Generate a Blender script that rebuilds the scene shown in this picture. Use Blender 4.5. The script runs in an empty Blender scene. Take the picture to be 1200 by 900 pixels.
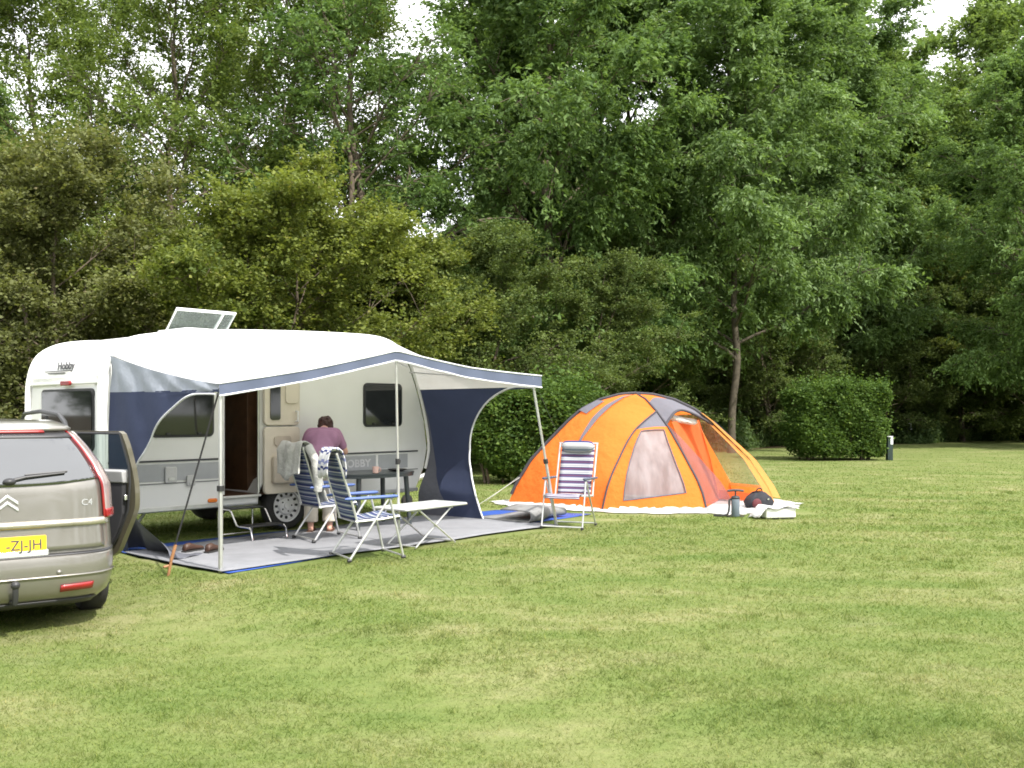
import bpy, math, random
import numpy as np
from mathutils import Vector, Matrix, Quaternion
from mathutils.geometry import tessellate_polygon
R = math.radians
scene = bpy.context.scene
col = scene.collection
rng = np.random.default_rng(7)
random.seed(11)

# ------------------------------------------------------------------ helpers
class MB:
    """collects geometry, builds ONE mesh object"""
    def __init__(s):
        s.v = []; s.f = []; s.m = []; s.uv = {}
    def add(s, vs, fs, mat=0):
        o = len(s.v)
        s.v += [tuple(p) for p in vs]
        for f in fs:
            s.f.append([i + o for i in f]); s.m.append(mat)
        return o
    def box(s, c, d, rot=None, mat=0):
        x, y, z = d[0]/2, d[1]/2, d[2]/2
        vs = [Vector(p) for p in ((-x,-y,-z),(x,-y,-z),(x,y,-z),(-x,y,-z),(-x,-y,z),(x,-y,z),(x,y,z),(-x,y,z))]
        if rot is not None: vs = [rot @ p for p in vs]
        s.add([p + Vector(c) for p in vs], [(3,2,1,0),(4,5,6,7),(0,1,5,4),(1,2,6,5),(2,3,7,6),(3,0,4,7)], mat)
    def tube(s, pts, r, seg=8, closed=False, mat=0):
        pts = [Vector(p) for p in pts]; n = len(pts)
        rs = r if isinstance(r, (list, tuple)) else [r]*n
        up = None; rings = []
        for i, p in enumerate(pts):
            if closed: t = pts[(i+1) % n] - pts[i-1]
            else: t = pts[min(i+1, n-1)] - pts[max(i-1, 0)]
            if t.length < 1e-9: t = Vector((0,0,1))
            t.normalize()
            if up is None:
                up = t.cross(Vector((0,0,1)) if abs(t.z) < .9 else Vector((1,0,0))).normalized()
            else:
                up = (up - t*up.dot(t)).normalized()
            b = t.cross(up)
            rings.append([p + (up*math.cos(2*math.pi*k/seg) + b*math.sin(2*math.pi*k/seg))*rs[i] for k in range(seg)])
        s.rings(rings, closed=closed, mat=mat)
    def rings(s, rings, closed=False, caps=True, mat=0):
        n = len(rings); k = len(rings[0])
        vs = [p for r in rings for p in r]; fs = []
        for i in range(n if closed else n-1):
            a, b = i*k, ((i+1) % n)*k
            for j in range(k):
                j2 = (j+1) % k
                fs.append((a+j, a+j2, b+j2, b+j))
        if caps and not closed:
            fs.append(tuple(range(k-1, -1, -1))); fs.append(tuple(range((n-1)*k, n*k)))
        s.add(vs, fs, mat)
    def lathe(s, prof, o=(0,0,0), axis=None, seg=24, mat=0):
        M = axis or Matrix.Identity(3)
        s.rings([[Vector(o) + M @ Vector((r*math.cos(2*math.pi*k/seg), r*math.sin(2*math.pi*k/seg), z)) for k in range(seg)] for r, z in prof], mat=mat)
    def slab(s, poly, o, ex, ey, t, mat=0):
        """polygon (2-D) in the frame o,ex,ey extruded by t along ex x ey"""
        o, ex, ey = Vector(o), Vector(ex), Vector(ey); ez = ex.cross(ey).normalized()
        a = [o + ex*p[0] + ey*p[1] for p in poly]; b = [p + ez*t for p in a]
        n = len(a)
        s.add(a + b, [tuple(range(n-1, -1, -1)), tuple(range(n, 2*n))] + [(i, (i+1) % n, n+(i+1) % n, n+i) for i in range(n)], mat)
    def grid(s, fn, nu, nv, mat=0, keep=None):
        o = len(s.v)
        for j in range(nv+1):
            for i in range(nu+1):
                s.uv[len(s.v)] = (i/nu, j/nv)
                s.v.append(tuple(fn(i/nu, j/nv)))
        for j in range(nv):
            for i in range(nu):
                if keep and not keep((i+.5)/nu, (j+.5)/nv): continue
                a = o + j*(nu+1) + i
                s.f.append([a, a+1, a+nu+2, a+nu+1]); s.m.append(mat if not callable(mat) else mat((i+.5)/nu, (j+.5)/nv))
    def ball(s, c, r, n=10, rot=None, mat=0):
        r = Vector((r, r, r)) if isinstance(r, (int, float)) else Vector(r)
        rr = []
        for i in range(n+1):
            a = math.pi*(min(max(i, .12), n-.12))/n
            ring = []
            for k in range(2*n):
                p = Vector((math.sin(a)*math.cos(math.pi*k/n)*r.x, math.sin(a)*math.sin(math.pi*k/n)*r.y, -math.cos(a)*r.z))
                if rot is not None: p = rot @ p
                ring.append(Vector(c) + p)
            rr.append(ring)
        s.rings(rr, mat=mat)
    def build(s, name, mats, parent=None, smooth=40, bevel=0, solid=0, loc=None, segs=2):
        me = bpy.data.meshes.new(name)
        me.from_pydata(s.v, [], s.f)
        for m in (mats if isinstance(mats, (list, tuple)) else [mats]): me.materials.append(m)
        me.polygons.foreach_set('material_index', s.m)
        if s.uv:
            uv = me.uv_layers.new(name='UVMap')
            li = np.zeros(len(me.loops), dtype=np.int32); me.loops.foreach_get('vertex_index', li)
            uv.data.foreach_set('uv', np.array([s.uv.get(int(i), (0, 0)) for i in li], dtype=np.float32).ravel())
        if smooth:
            me.polygons.foreach_set('use_smooth', [True]*len(me.polygons))
            me.set_sharp_from_angle(angle=R(smooth))
        me.update()
        ob = bpy.data.objects.new(name, me); col.objects.link(ob)
        if parent: ob.parent = parent
        if loc is not None: ob.location = loc
        if solid:
            m = ob.modifiers.new('thickness', 'SOLIDIFY'); m.thickness = solid; m.offset = 0
        if bevel:
            m = ob.modifiers.new('bevel', 'BEVEL'); m.width = bevel; m.segments = segs; m.limit_method = 'ANGLE'; m.angle_limit = R(40)
        return ob

def tag(o, label=None, cat=None, group=None, kind=None):
    if label: o['label'] = label
    if cat: o['category'] = cat
    if group: o['group'] = group
    if kind: o['kind'] = kind
    return o
def empty(name, loc=(0,0,0), rz=0):
    o = bpy.data.objects.new(name, None); col.objects.link(o)
    o.location = loc; o.rotation_euler = (0, 0, rz); o.empty_display_size = .2
    return o
def copy_tree(o, parent=None):
    c = o.copy(); col.objects.link(c)
    if parent: c.parent = parent
    for ch in list(o.children): copy_tree(ch, c)
    return c
def rrect(w, h, r, n=5, cx=0, cy=0):
    p = []
    for qx, qy, a0 in ((1,1,0),(-1,1,90),(-1,-1,180),(1,-1,270)):
        for i in range(n+1):
            a = R(a0 + 90*i/n)
            p.append((cx + qx*(w/2-r) + r*math.cos(a), cy + qy*(h/2-r) + r*math.sin(a)))
    return p
def lerp(a, b, t): return a + (b-a)*t
def interp(x, xs, ys): return float(np.interp(x, xs, ys))
def path(pts, n):
    """smooth resample of a polyline (Catmull-Rom)"""
    P = [Vector(p) for p in pts]; out = []
    for i in range(n+1):
        t = i/n*(len(P)-1); k = min(int(t), len(P)-2); f = t-k
        p0, p1, p2, p3 = P[max(k-1,0)], P[k], P[k+1], P[min(k+2, len(P)-1)]
        out.append(.5*((2*p1)+(p2-p0)*f+(2*p0-5*p1+4*p2-p3)*f*f+(3*p1-p0-3*p2+p3)*f**3))
    return out
def text_part(name, body, size, mat, parent, o, ex, ey, ext=.002, bold=0, align='LEFT', squash=1):
    cu = bpy.data.curves.new(name, 'FONT'); cu.body = body; cu.size = size; cu.extrude = ext; cu.offset = bold; cu.align_x = align
    t = bpy.data.objects.new(name, cu); col.objects.link(t)
    dg = bpy.context.evaluated_depsgraph_get()
    me = bpy.data.meshes.new_from_object(t.evaluated_get(dg))
    bpy.data.objects.remove(t)
    ex, ey = Vector(ex).normalized(), Vector(ey).normalized(); ez = ex.cross(ey)
    M = Matrix(((ex.x*squash,ey.x,ez.x,o[0]),(ex.y*squash,ey.y,ez.y,o[1]),(ex.z*squash,ey.z,ez.z,o[2]),(0,0,0,1)))
    me.transform(M); me.materials.clear(); me.materials.append(mat)
    ob = bpy.data.objects.new(name, me); col.objects.link(ob); ob.parent = parent
    return ob

# ------------------------------------------------------------------ materials
def newmat(name):
    m = bpy.data.materials.new(name); m.use_nodes = True
    nt = m.node_tree; nt.nodes.clear()
    out = nt.nodes.new('ShaderNodeOutputMaterial')
    return m, nt, nt.nodes, nt.links, out
def noise_of(nt, coord, scale, detail=4, rough=.55, vec_scale=None):
    n = nt.nodes.new('ShaderNodeTexNoise'); n.inputs['Scale'].default_value = scale
    n.inputs['Detail'].default_value = detail; n.inputs['Roughness'].default_value = rough
    src = coord
    if vec_scale:
        mp = nt.nodes.new('ShaderNodeMapping'); mp.inputs['Scale'].default_value = vec_scale[0]; mp.inputs['Rotation'].default_value = vec_scale[1]
        nt.links.new(coord, mp.inputs['Vector']); src = mp.outputs['Vector']
    nt.links.new(src, n.inputs['Vector'])
    return n.outputs['Fac']
def ramp(nt, fac, stops, interp_='LINEAR'):
    r = nt.nodes.new('ShaderNodeValToRGB'); r.color_ramp.interpolation = interp_
    el = r.color_ramp.elements
    while len(el) > 1: el.remove(el[-1])
    el[0].position = stops[0][0]; el[0].color = (*stops[0][1], 1)
    for p, c in stops[1:]:
        e = el.new(p); e.color = (*c, 1)
    nt.links.new(fac, r.inputs['Fac'])
    return r.outputs['Color']
def mixc(nt, fac, a, b, mode='MIX'):
    m = nt.nodes.new('ShaderNodeMix'); m.data_type = 'RGBA'; m.blend_type = mode
    if isinstance(fac, (int, float)): m.inputs[0].default_value = fac
    else: nt.links.new(fac, m.inputs[0])
    for i, x in ((6, a), (7, b)):
        if isinstance(x, tuple): m.inputs[i].default_value = (*x, 1)
        else: nt.links.new(x, m.inputs[i])
    return m.outputs[2]
def sc(c, k): return tuple(min(1, x*k) for x in c)
def pm(name, c, rough=.5, metal=0, var=.12, scale=6, bump=0, bscale=80, coat=0, spec=.5):
    m, nt, N, L, out = newmat(name)
    b = N.new('ShaderNodeBsdfPrincipled'); tc = N.new('ShaderNodeTexCoord')
    n = noise_of(nt, tc.outputs['Object'], scale)
    L.new(ramp(nt, n, [(.3, sc(c, 1-var)), (.7, sc(c, 1+var))]), b.inputs['Base Color'])
    b.inputs['Roughness'].default_value = rough; b.inputs['Metallic'].default_value = metal
    b.inputs['Coat Weight'].default_value = coat; b.inputs['Coat Roughness'].default_value = .06
    b.inputs['Specular IOR Level'].default_value = spec
    if bump:
        bp = N.new('ShaderNodeBump'); bp.inputs['Strength'].default_value = bump; bp.inputs['Distance'].default_value = .01
        L.new(noise_of(nt, tc.outputs['Object'], bscale), bp.inputs['Height']); L.new(bp.outputs['Normal'], b.inputs['Normal'])
    L.new(b.outputs['BSDF'], out.inputs['Surface'])
    return m
def cloth(name, c, trans=.3, rough=.8, tc_=None, wrinkle=.25, wscale=3, weave=0):
    m, nt, N, L, out = newmat(name)
    tc = N.new('ShaderNodeTexCoord')
    base = ramp(nt, noise_of(nt, tc.outputs['Object'], 2.5), [(.3, sc(c, .93)), (.7, sc(c, 1.05))])
    b = N.new('ShaderNodeBsdfPrincipled'); b.inputs['Roughness'].default_value = rough; b.inputs['Specular IOR Level'].default_value = .25
    L.new(base, b.inputs['Base Color'])
    t = N.new('ShaderNodeBsdfTranslucent'); t.inputs['Color'].default_value = (*(tc_ or c), 1)
    mx = N.new('ShaderNodeMixShader'); mx.inputs[0].default_value = trans
    bp = N.new('ShaderNodeBump'); bp.inputs['Strength'].default_value = wrinkle; bp.inputs['Distance'].default_value = .05
    L.new(noise_of(nt, tc.outputs['Object'], wscale, 3), bp.inputs['Height'])
    L.new(bp.outputs['Normal'], b.inputs['Normal']); L.new(bp.outputs['Normal'], t.inputs['Normal'])
    L.new(b.outputs['BSDF'], mx.inputs[1]); L.new(t.outputs['BSDF'], mx.inputs[2]); L.new(mx.outputs[0], out.inputs['Surface'])
    return m
def sheer(name, c, clear=.5, gloss=.0):
    """see-through mesh or film"""
    m, nt, N, L, out = newmat(name)
    d = N.new('ShaderNodeBsdfPrincipled'); d.inputs['Roughness'].default_value = .7; d.inputs['Specular IOR Level'].default_value = .2
    tc = N.new('ShaderNodeTexCoord')
    L.new(ramp(nt, noise_of(nt, tc.outputs['Object'], 2, 3, .5, ((2.6, 2.6, .4), (.2, .5, 0))), [(.34, sc(c, .72)), (.5, c), (.66, sc(c, 1.3))]), d.inputs['Base Color'])  # stretched noise streaks the colour to imitate shading in folds
    t = N.new('ShaderNodeBsdfTransparent')
    mx = N.new('ShaderNodeMixShader'); mx.inputs[0].default_value = clear
    L.new(d.outputs[0], mx.inputs[1]); L.new(t.outputs[0], mx.inputs[2]); L.new(mx.outputs[0], out.inputs['Surface'])
    return m
def glassy(name, c, rough=.04, clear=0.0, ior=1.55):
    m, nt, N, L, out = newmat(name)
    b = N.new('ShaderNodeBsdfPrincipled'); b.inputs['Roughness'].default_value = rough
    tc = N.new('ShaderNodeTexCoord')
    L.new(ramp(nt, noise_of(nt, tc.outputs['Object'], 3), [(.3, sc(c, .8)), (.7, sc(c, 1.2))]), b.inputs['Base Color'])
    b.inputs['IOR'].default_value = ior
    if clear:
        t = N.new('ShaderNodeBsdfTransparent'); t.inputs['Color'].default_value = (.8, .86, .84, 1)
        mx = N.new('ShaderNodeMixShader'); mx.inputs[0].default_value = clear
        L.new(b.outputs[0], mx.inputs[1]); L.new(t.outputs[0], mx.inputs[2]); L.new(mx.outputs[0], out.inputs['Surface'])
    else: L.new(b.outputs[0], out.inputs['Surface'])
    return m
def stripes(name, stops, n, trans=.15):
    """cross stripes along the fabric's length (UV v)"""
    m, nt, N, L, out = newmat(name)
    uv = N.new('ShaderNodeUVMap'); sx = N.new('ShaderNodeSeparateXYZ'); L.new(uv.outputs[0], sx.inputs[0])
    mul = N.new('ShaderNodeMath'); mul.operation = 'MULTIPLY'; mul.inputs[1].default_value = n; L.new(sx.outputs['Y'], mul.inputs[0])
    fr = N.new('ShaderNodeMath'); fr.operation = 'FRACT'; L.new(mul.outputs[0], fr.inputs[0])
    c = ramp(nt, fr.outputs[0], stops, 'CONSTANT')
    b = N.new('ShaderNodeBsdfPrincipled'); b.inputs['Roughness'].default_value = .75; L.new(c, b.inputs['Base Color'])
    t = N.new('ShaderNodeBsdfTranslucent'); L.new(c, t.inputs['Color'])
    mx = N.new('ShaderNodeMixShader'); mx.inputs[0].default_value = trans
    L.new(b.outputs[0], mx.inputs[1]); L.new(t.outputs[0], mx.inputs[2]); L.new(mx.outputs[0], out.inputs['Surface'])
    return m
def leafmat(name, dark, light, odd=None, trans=.45, gloss=.22):
    """foliage: colour from each leaf's own tone, part of the light passes through"""
    m, nt, N, L, out = newmat(name)
    at = N.new('ShaderNodeAttribute'); at.attribute_name = 'tone'
    dark, light = sc(dark, 1.85), sc(light, 1.55); odd = odd and sc(odd, 1.25)
    st = [(0, dark), (.8, light)] + ([(1, odd)] if odd else [])
    c = ramp(nt, at.outputs['Fac'], st)
    d = N.new('ShaderNodeBsdfPrincipled'); d.inputs['Roughness'].default_value = .6; d.inputs['Specular IOR Level'].default_value = gloss
    L.new(c, d.inputs['Base Color'])
    t = N.new('ShaderNodeBsdfTranslucent'); L.new(mixc(nt, 1.0, c, (1.0, 1.0, .55), 'MULTIPLY'), t.inputs['Color'])
    mx = N.new('ShaderNodeMixShader'); mx.inputs[0].default_value = trans
    L.new(d.outputs[0], mx.inputs[1]); L.new(t.outputs[0], mx.inputs[2]); L.new(mx.outputs[0], out.inputs['Surface'])
    return m

M = {}
M['gel'] = pm('caravan_white', (.77,.77,.76), .35, var=.03, scale=2)
M['cream'] = pm('door_liner_cream', (.66,.60,.50), .5, var=.05)
M['grey_band'] = pm('grey_band', (.37,.38,.40), .4, var=.06)
M['dark_line'] = pm('dark_trim', (.05,.05,.06), .4)
M['pale_letter'] = pm('pale_lettering', (.57,.57,.59), .4)
M['dark_letter'] = pm('dark_lettering', (.06,.06,.07), .4)
M['tint'] = glassy('tinted_window', (.02,.022,.022))
M['black'] = pm('black_plastic', (.025,.025,.027), .5, var=.2)
M['rubber'] = pm('tyre_rubber', (.028,.027,.026), .85, var=.25, bump=.3)
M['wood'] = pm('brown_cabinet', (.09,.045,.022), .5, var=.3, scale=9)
M['red_lens'] = pm('red_lens', (.27,.012,.014), .2, coat=.5)
M['orange_lens'] = pm('orange_lens', (.75,.2,.03), .25)
M['alu'] = pm('bare_aluminium', (.62,.62,.62), .35, .7, var=.1)
M['chrome'] = pm('chrome', (.75,.75,.76), .15, 1)
M['steel_white'] = pm('painted_steel', (.7,.7,.7), .35, .2)
M['acrylic'] = glassy('hatch_acrylic', (.25,.28,.27), .15, .72)
M['aw_white'] = cloth('awning_white', (.74,.74,.74), .30, tc_=(.80,.79,.75), wrinkle=.5, wscale=2.2)
M['aw_grey'] = cloth('awning_grey', (.34,.37,.43), .25, wrinkle=.5, wscale=4)
M['aw_navy_lit'] = cloth('valance_navy_lit', (.105,.125,.185), .12, wrinkle=.2)  # awning navy lightened, daylight on the valance put into its colour
M['aw_navy'] = cloth('awning_navy', (.043,.055,.105), .12, wrinkle=.25, wscale=2.5)
M['aw_mud'] = cloth('mud_flap_grey', (.12,.125,.15), .08, wrinkle=.6, wscale=5)
M['piping'] = pm('white_piping', (.74,.75,.78), .5)
M['strap'] = pm('black_strap', (.02,.02,.022), .8)
M['peg'] = pm('rusty_peg', (.35,.17,.08), .6, var=.3)
M['carpet'] = pm('grey_groundsheet', (.225,.23,.25), .9, var=.13, scale=3, bump=.35, bscale=160)
M['tarp_blue'] = cloth('blue_tarp', (.035,.09,.36), .05, rough=.5, wrinkle=.5, wscale=9)
M['mat_grey'] = pm('folded_grey_mat', (.20,.20,.20), .9, var=.2, scale=7, bump=.4)
M['film'] = cloth('white_film', (.80,.80,.80), .25, rough=.35, wrinkle=.8, wscale=14)
M['t_orange'] = cloth('tent_orange', (.86,.24,.042), .42, tc_=(.92,.29,.05), wrinkle=.8, wscale=4.5)
M['t_amber'] = cloth('tent_amber', (.86,.245,.045), .42, tc_=(.92,.29,.05), wrinkle=.7, wscale=3.5)
M['t_inner'] = cloth('tent_inner', (.80,.22,.075), .5, tc_=(.85,.29,.11), wrinkle=.4, wscale=4)
M['t_grey'] = cloth('tent_grey', (.16,.16,.19), .2, wrinkle=.4, wscale=5)
M['t_sleeve'] = pm('pole_sleeve', (.045,.04,.05), .7)
M['t_mesh'] = sheer('mesh_window', (.22,.225,.24), .26)
M['t_clear'] = sheer('clear_window', (.55,.55,.42), .72)
M['t_band'] = cloth('tent_pale_orange', (.95,.50,.16), .3)
M['cord'] = pm('pale_cord', (.5,.5,.46), .7)
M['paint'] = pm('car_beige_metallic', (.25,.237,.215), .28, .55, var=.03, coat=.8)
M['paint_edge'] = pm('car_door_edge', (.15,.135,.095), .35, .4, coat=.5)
M['car_glass'] = glassy('car_glass', (.018,.02,.022), .02, ior=2.6)
M['car_clear'] = glassy('door_glass', (.03,.04,.04), .03, .82)
M['car_black'] = pm('car_trim', (.03,.03,.033), .45)
M['car_inner'] = pm('door_trim_dark', (.035,.035,.04), .7)
M['car_inner_pale'] = pm('door_trim_pale', (.40,.40,.41), .6)
M['lens_clear'] = pm('clear_lens', (.40,.32,.32), .12, .3, coat=1)
M['plate'] = pm('yellow_plate', (.85,.55,.015), .4, var=.03)
M['silver'] = pm('silver_badge', (.8,.8,.8), .2, .8)
M['skin'] = pm('skin', (.58,.33,.25), .55, var=.06)
M['hair'] = pm('dark_red_hair', (.045,.014,.012), .55, var=.4, scale=30, bump=.6, bscale=60)
M['shirt'] = pm('mauve_shirt', (.31,.16,.26), .85, var=.08, bump=.3, bscale=14)
M['trousers'] = pm('cream_trousers', (.56,.51,.44), .85, var=.06, bump=.3, bscale=10)
M['sandal'] = pm('sandal', (.1,.05,.03), .7)
M['jacket'] = cloth('pale_grey_cloth', (.52,.52,.50), .1, wrinkle=.8, wscale=9)
M['table_dark'] = pm('dark_plastic_table', (.045,.055,.06), .3, var=.15)
M['table_pale'] = pm('pale_folding_top', (.50,.53,.54), .35, var=.06)
M['arm_blue'] = pm('blue_armrest', (.07,.12,.32), .45)
M['arm_grey'] = pm('slate_armrest', (.06,.075,.11), .45)
NAVY, WHT, GRB, MAU = (.028,.04,.15), (.58,.58,.60), (.17,.21,.27), (.14,.06,.13)
M['str_blue'] = stripes('blue_stripe_fabric', [(0,NAVY),(.22,GRB),(.34,WHT),(.42,GRB),(.52,NAVY),(.68,GRB),(.80,(.09,.12,.24)),(.92,WHT)], 6)
M['str_mauve'] = stripes('mauve_stripe_fabric', [(0,NAVY),(.10,MAU),(.34,NAVY),(.46,WHT),(.62,GRB),(.70,WHT),(.88,(.3,.28,.4))], 9)
M['str_pillow'] = stripes('pillow_stripe_fabric', [(0,WHT),(.25,NAVY),(.5,WHT),(.7,GRB),(.85,WHT)], 2)
M['cup'] = pm('pale_pink_cup', (.75,.5,.45), .4)
M['leather'] = pm('brown_leather', (.06,.028,.018), .5, var=.3)
M['pump_grey'] = pm('pump_grey', (.13,.16,.19), .45)
M['pack'] = pm('dark_pack', (.018,.018,.025), .8, var=.4, bump=.5, bscale=25)
M['pack_red'] = pm('dark_red_pack', (.10,.02,.025), .8)
M['foam'] = pm('white_box', (.78,.78,.76), .6, var=.04)
M['post_dark'] = pm('dark_green_post', (.02,.035,.033), .5)
M['post_white'] = pm('white_post_cap', (.8,.82,.85), .4)
M['bark'] = pm('grey_brown_bark', (.11,.085,.06), .9, var=.4, scale=5, bump=.9, bscale=12)
M['bark_pale'] = pm('pale_ash_bark', (.085,.07,.05), .9, var=.35, scale=5, bump=.9, bscale=12)
M['l_ash'] = leafmat('ash_leaves', (.044,.078,.024), (.115,.178,.054), (.19,.24,.09))
M['l_ash2'] = leafmat('fresh_ash_leaves', (.050,.085,.026), (.135,.205,.066), (.22,.28,.13), gloss=.4)
M['l_airy'] = leafmat('airy_leaves', (.050,.078,.018), (.125,.165,.042), (.18,.21,.07))
M['l_haw'] = leafmat('hawthorn_leaves', (.050,.070,.018), (.15,.175,.04), (.21,.20,.06))
M['l_brown'] = leafmat('olive_brown_leaves', (.060,.068,.026), (.130,.142,.054), (.19,.165,.08))
M['l_dark'] = leafmat('dark_leaves', (.038,.058,.018), (.105,.138,.042), (.14,.15,.05))
M['l_pale'] = leafmat('pale_green_leaves', (.065,.10,.028), (.14,.195,.056), (.16,.2,.07))
M['l_hedge'] = leafmat('hedge_leaves', (.026,.052,.012), (.085,.138,.028), (.16,.22,.05))
M['l_nettle'] = leafmat('nettle_leaves', (.025,.045,.015), (.07,.11,.035), (.12,.15,.06))
# ------------------------------------------------------------------ camera, sun, sky
EYE = 1.55
cam = bpy.data.cameras.new('camera'); camo = bpy.data.objects.new('camera', cam); col.objects.link(camo)
cam.sensor_width = 36; cam.lens = 34.5; cam.shift_y = 32/1200; cam.clip_end = 2000; cam.clip_start = .05
camo.location = (0, 0, EYE); camo.rotation_euler = (R(90), 0, 0)
scene.camera = camo
SUN = Vector((.68, -.70, 0)).normalized()*math.cos(R(50)) + Vector((0, 0, math.sin(R(50))))
sl = bpy.data.lights.new('sun', 'SUN'); sl.energy = 3.9; sl.angle = R(.6); sl.color = (1, .95, .87)
so = bpy.data.objects.new('sun', sl); col.objects.link(so)
so.rotation_euler = SUN.to_track_quat('Z', 'Y').to_euler(); so.location = (20, -10, 40)
w = bpy.data.worlds.new('World'); scene.world = w; w.use_nodes = True
nt = w.node_tree; nt.nodes.clear()
wo = nt.nodes.new('ShaderNodeOutputWorld'); bg = nt.nodes.new('ShaderNodeBackground'); bg.inputs['Strength'].default_value = .15
sk = nt.nodes.new('ShaderNodeTexSky'); sk.sky_type = 'NISHITA'; sk.sun_disc = False
sk.sun_elevation = R(50); sk.sun_rotation = math.atan2(SUN.x, SUN.y); sk.air_density = 1.0; sk.dust_density = 2.5
tc = nt.nodes.new('ShaderNodeTexCoord')
cl = noise_of(nt, tc.outputs['Generated'], 2.4, 6, .6, ((1, 1, 2.2), (.3, .2, .5)))
clm = ramp(nt, cl, [(.26, (0,0,0)), (.44, (1,1,1))])
sky_c = mixc(nt, clm, sk.outputs['Color'], (10.5, 10.6, 10.8))
nt.links.new(sky_c, bg.inputs['Color']); nt.links.new(bg.outputs[0], wo.inputs['Surface'])
vs = scene.view_settings; vs.view_transform = 'Standard'; vs.look = 'None'; vs.gamma = 1; vs.exposure = 0.77; vs.use_curve_mapping = False
scene.render.engine = 'CYCLES'
cy = scene.cycles; cy.max_bounces = 7; cy.diffuse_bounces = 5; cy.glossy_bounces = 3; cy.transmission_bounces = 5; cy.transparent_max_bounces = 12
cy.filter_width = 1.75; cy.use_denoising = True; cy.sample_clamp_indirect = 8; cy.caustics_reflective = False; cy.caustics_refractive = False

# ------------------------------------------------------------------ ground
def smooth(a, b, x):
    t = np.clip((x-a)/(b-a), 0, 1); return t*t*(3-2*t)
def gz(x, y):
    x = np.asarray(x, float); y = np.asarray(y, float)
    q = (x+2.2)*.68 + (y-8.2)*.73
    near = smooth(60, 30, np.hypot(x, y))
    return (-.15*(1-smooth(-.9, .5, q)))*near + (.012*np.sin(x*1.7+y*.6)+.010*np.sin(y*2.1-x*.9))*near*smooth(2.0, -.5, q)
def lawn_color(nt):
    tc = nt.nodes.new('ShaderNodeTexCoord'); o = tc.outputs['Object']
    big = noise_of(nt, o, .75, 7, .68, ((.8, 1.25, 1), (0, 0, .5)))
    mow = noise_of(nt, o, 1.0, 6, .7, ((.6, 1.35, 1), (0, 0, .75)))
    fine = noise_of(nt, o, 14, 5, .7)
    a = ramp(nt, big, [(.30, (.100,.158,.040)), (.45, (.155,.202,.060)), (.56, (.205,.235,.086)), (.68, (.35,.32,.185))])
    b = ramp(nt, mow, [(.30, (.102,.160,.042)), (.47, (.165,.210,.064)), (.59, (.24,.248,.108)), (.71, (.39,.345,.21))])
    c = mixc(nt, .5, a, b)
    f = ramp(nt, fine, [(.25, (.82,.85,.80)), (.5, (1,1,1)), (.75, (1.12,1.10,1.1))])
    c = mixc(nt, 1.0, c, f, 'MULTIPLY')
    return mixc(nt, 1.0, c, (.90, .90, .88), 'MULTIPLY'), o
m, nt, N, L, out = newmat('lawn'); M['lawn'] = m
c, o = lawn_color(nt)
sx = N.new('ShaderNodeSeparateXYZ'); L.new(o, sx.inputs[0])
# worn leaf litter under the trees, past the lawn's edge (edge nearer on the left)
nx = N.new('ShaderNodeMath'); nx.operation = 'MULTIPLY_ADD'; L.new(sx.outputs['X'], nx.inputs[0]); nx.inputs[1].default_value = -.77; L.new(sx.outputs['Y'], nx.inputs[2])
nz = N.new('ShaderNodeMath'); nz.operation = 'MULTIPLY_ADD'; L.new(noise_of(nt, o, .5, 4), nz.inputs[0]); nz.inputs[1].default_value = 5; L.new(nx.outputs[0], nz.inputs[2])
mr = N.new('ShaderNodeMapRange'); mr.inputs['From Min'].default_value = 34.2; mr.inputs['From Max'].default_value = 35.6; L.new(nz.outputs[0], mr.inputs['Value'])
c2 = mixc(nt, mr.outputs[0], c, ramp(nt, noise_of(nt, o, 3, 6, .7), [(.3, (.028,.022,.012)), (.6, (.07,.05,.028)), (.75, (.05,.07,.022))]))
b = N.new('ShaderNodeBsdfPrincipled'); b.inputs['Roughness'].default_value = .95; b.inputs['Specular IOR Level'].default_value = .1
L.new(c2, b.inputs['Base Color'])
bp = N.new('ShaderNodeBump'); bp.inputs['Strength'].default_value = .8; bp.inputs['Distance'].default_value = .03
L.new(noise_of(nt, o, 30, 5, .7), bp.inputs['Height']); L.new(bp.outputs['Normal'], b.inputs['Normal']); L.new(b.outputs[0], out.inputs['Surface'])

xs = np.concatenate([[-400,-200,-100,-60,-40,-25,-16], np.arange(-11, 13.1, .4), [17,25,40,60,100,200,400]])
ys = np.concatenate([[-300,-100,-40,-15,-5,-1], np.arange(1, 22.1, .4), [25,30,36,44,55,70,100,160,300,600]])
g = MB()
X, Y = np.meshgrid(xs, ys); Z = gz(X, Y)
nx_ = len(xs)
g.add(np.stack([X.ravel(), Y.ravel(), Z.ravel()], 1).tolist(),
      [(j*nx_+i, j*nx_+i+1, (j+1)*nx_+i+1, (j+1)*nx_+i) for j in range(len(ys)-1) for i in range(nx_-1)])
tag(g.build('ground', M['lawn'], smooth=180), kind='structure')

# caravan frame: s along the side wall, v from the wall towards the viewer, z up
CO = Vector((-4.58, 11.0, 0)); CA = R(48)
U = Vector((math.cos(CA), math.sin(CA), 0)); NV = Vector((math.sin(CA), -math.cos(CA), 0))
def CW(s, v, z=0): return CO + U*s + NV*v + Vector((0, 0, z))

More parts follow.
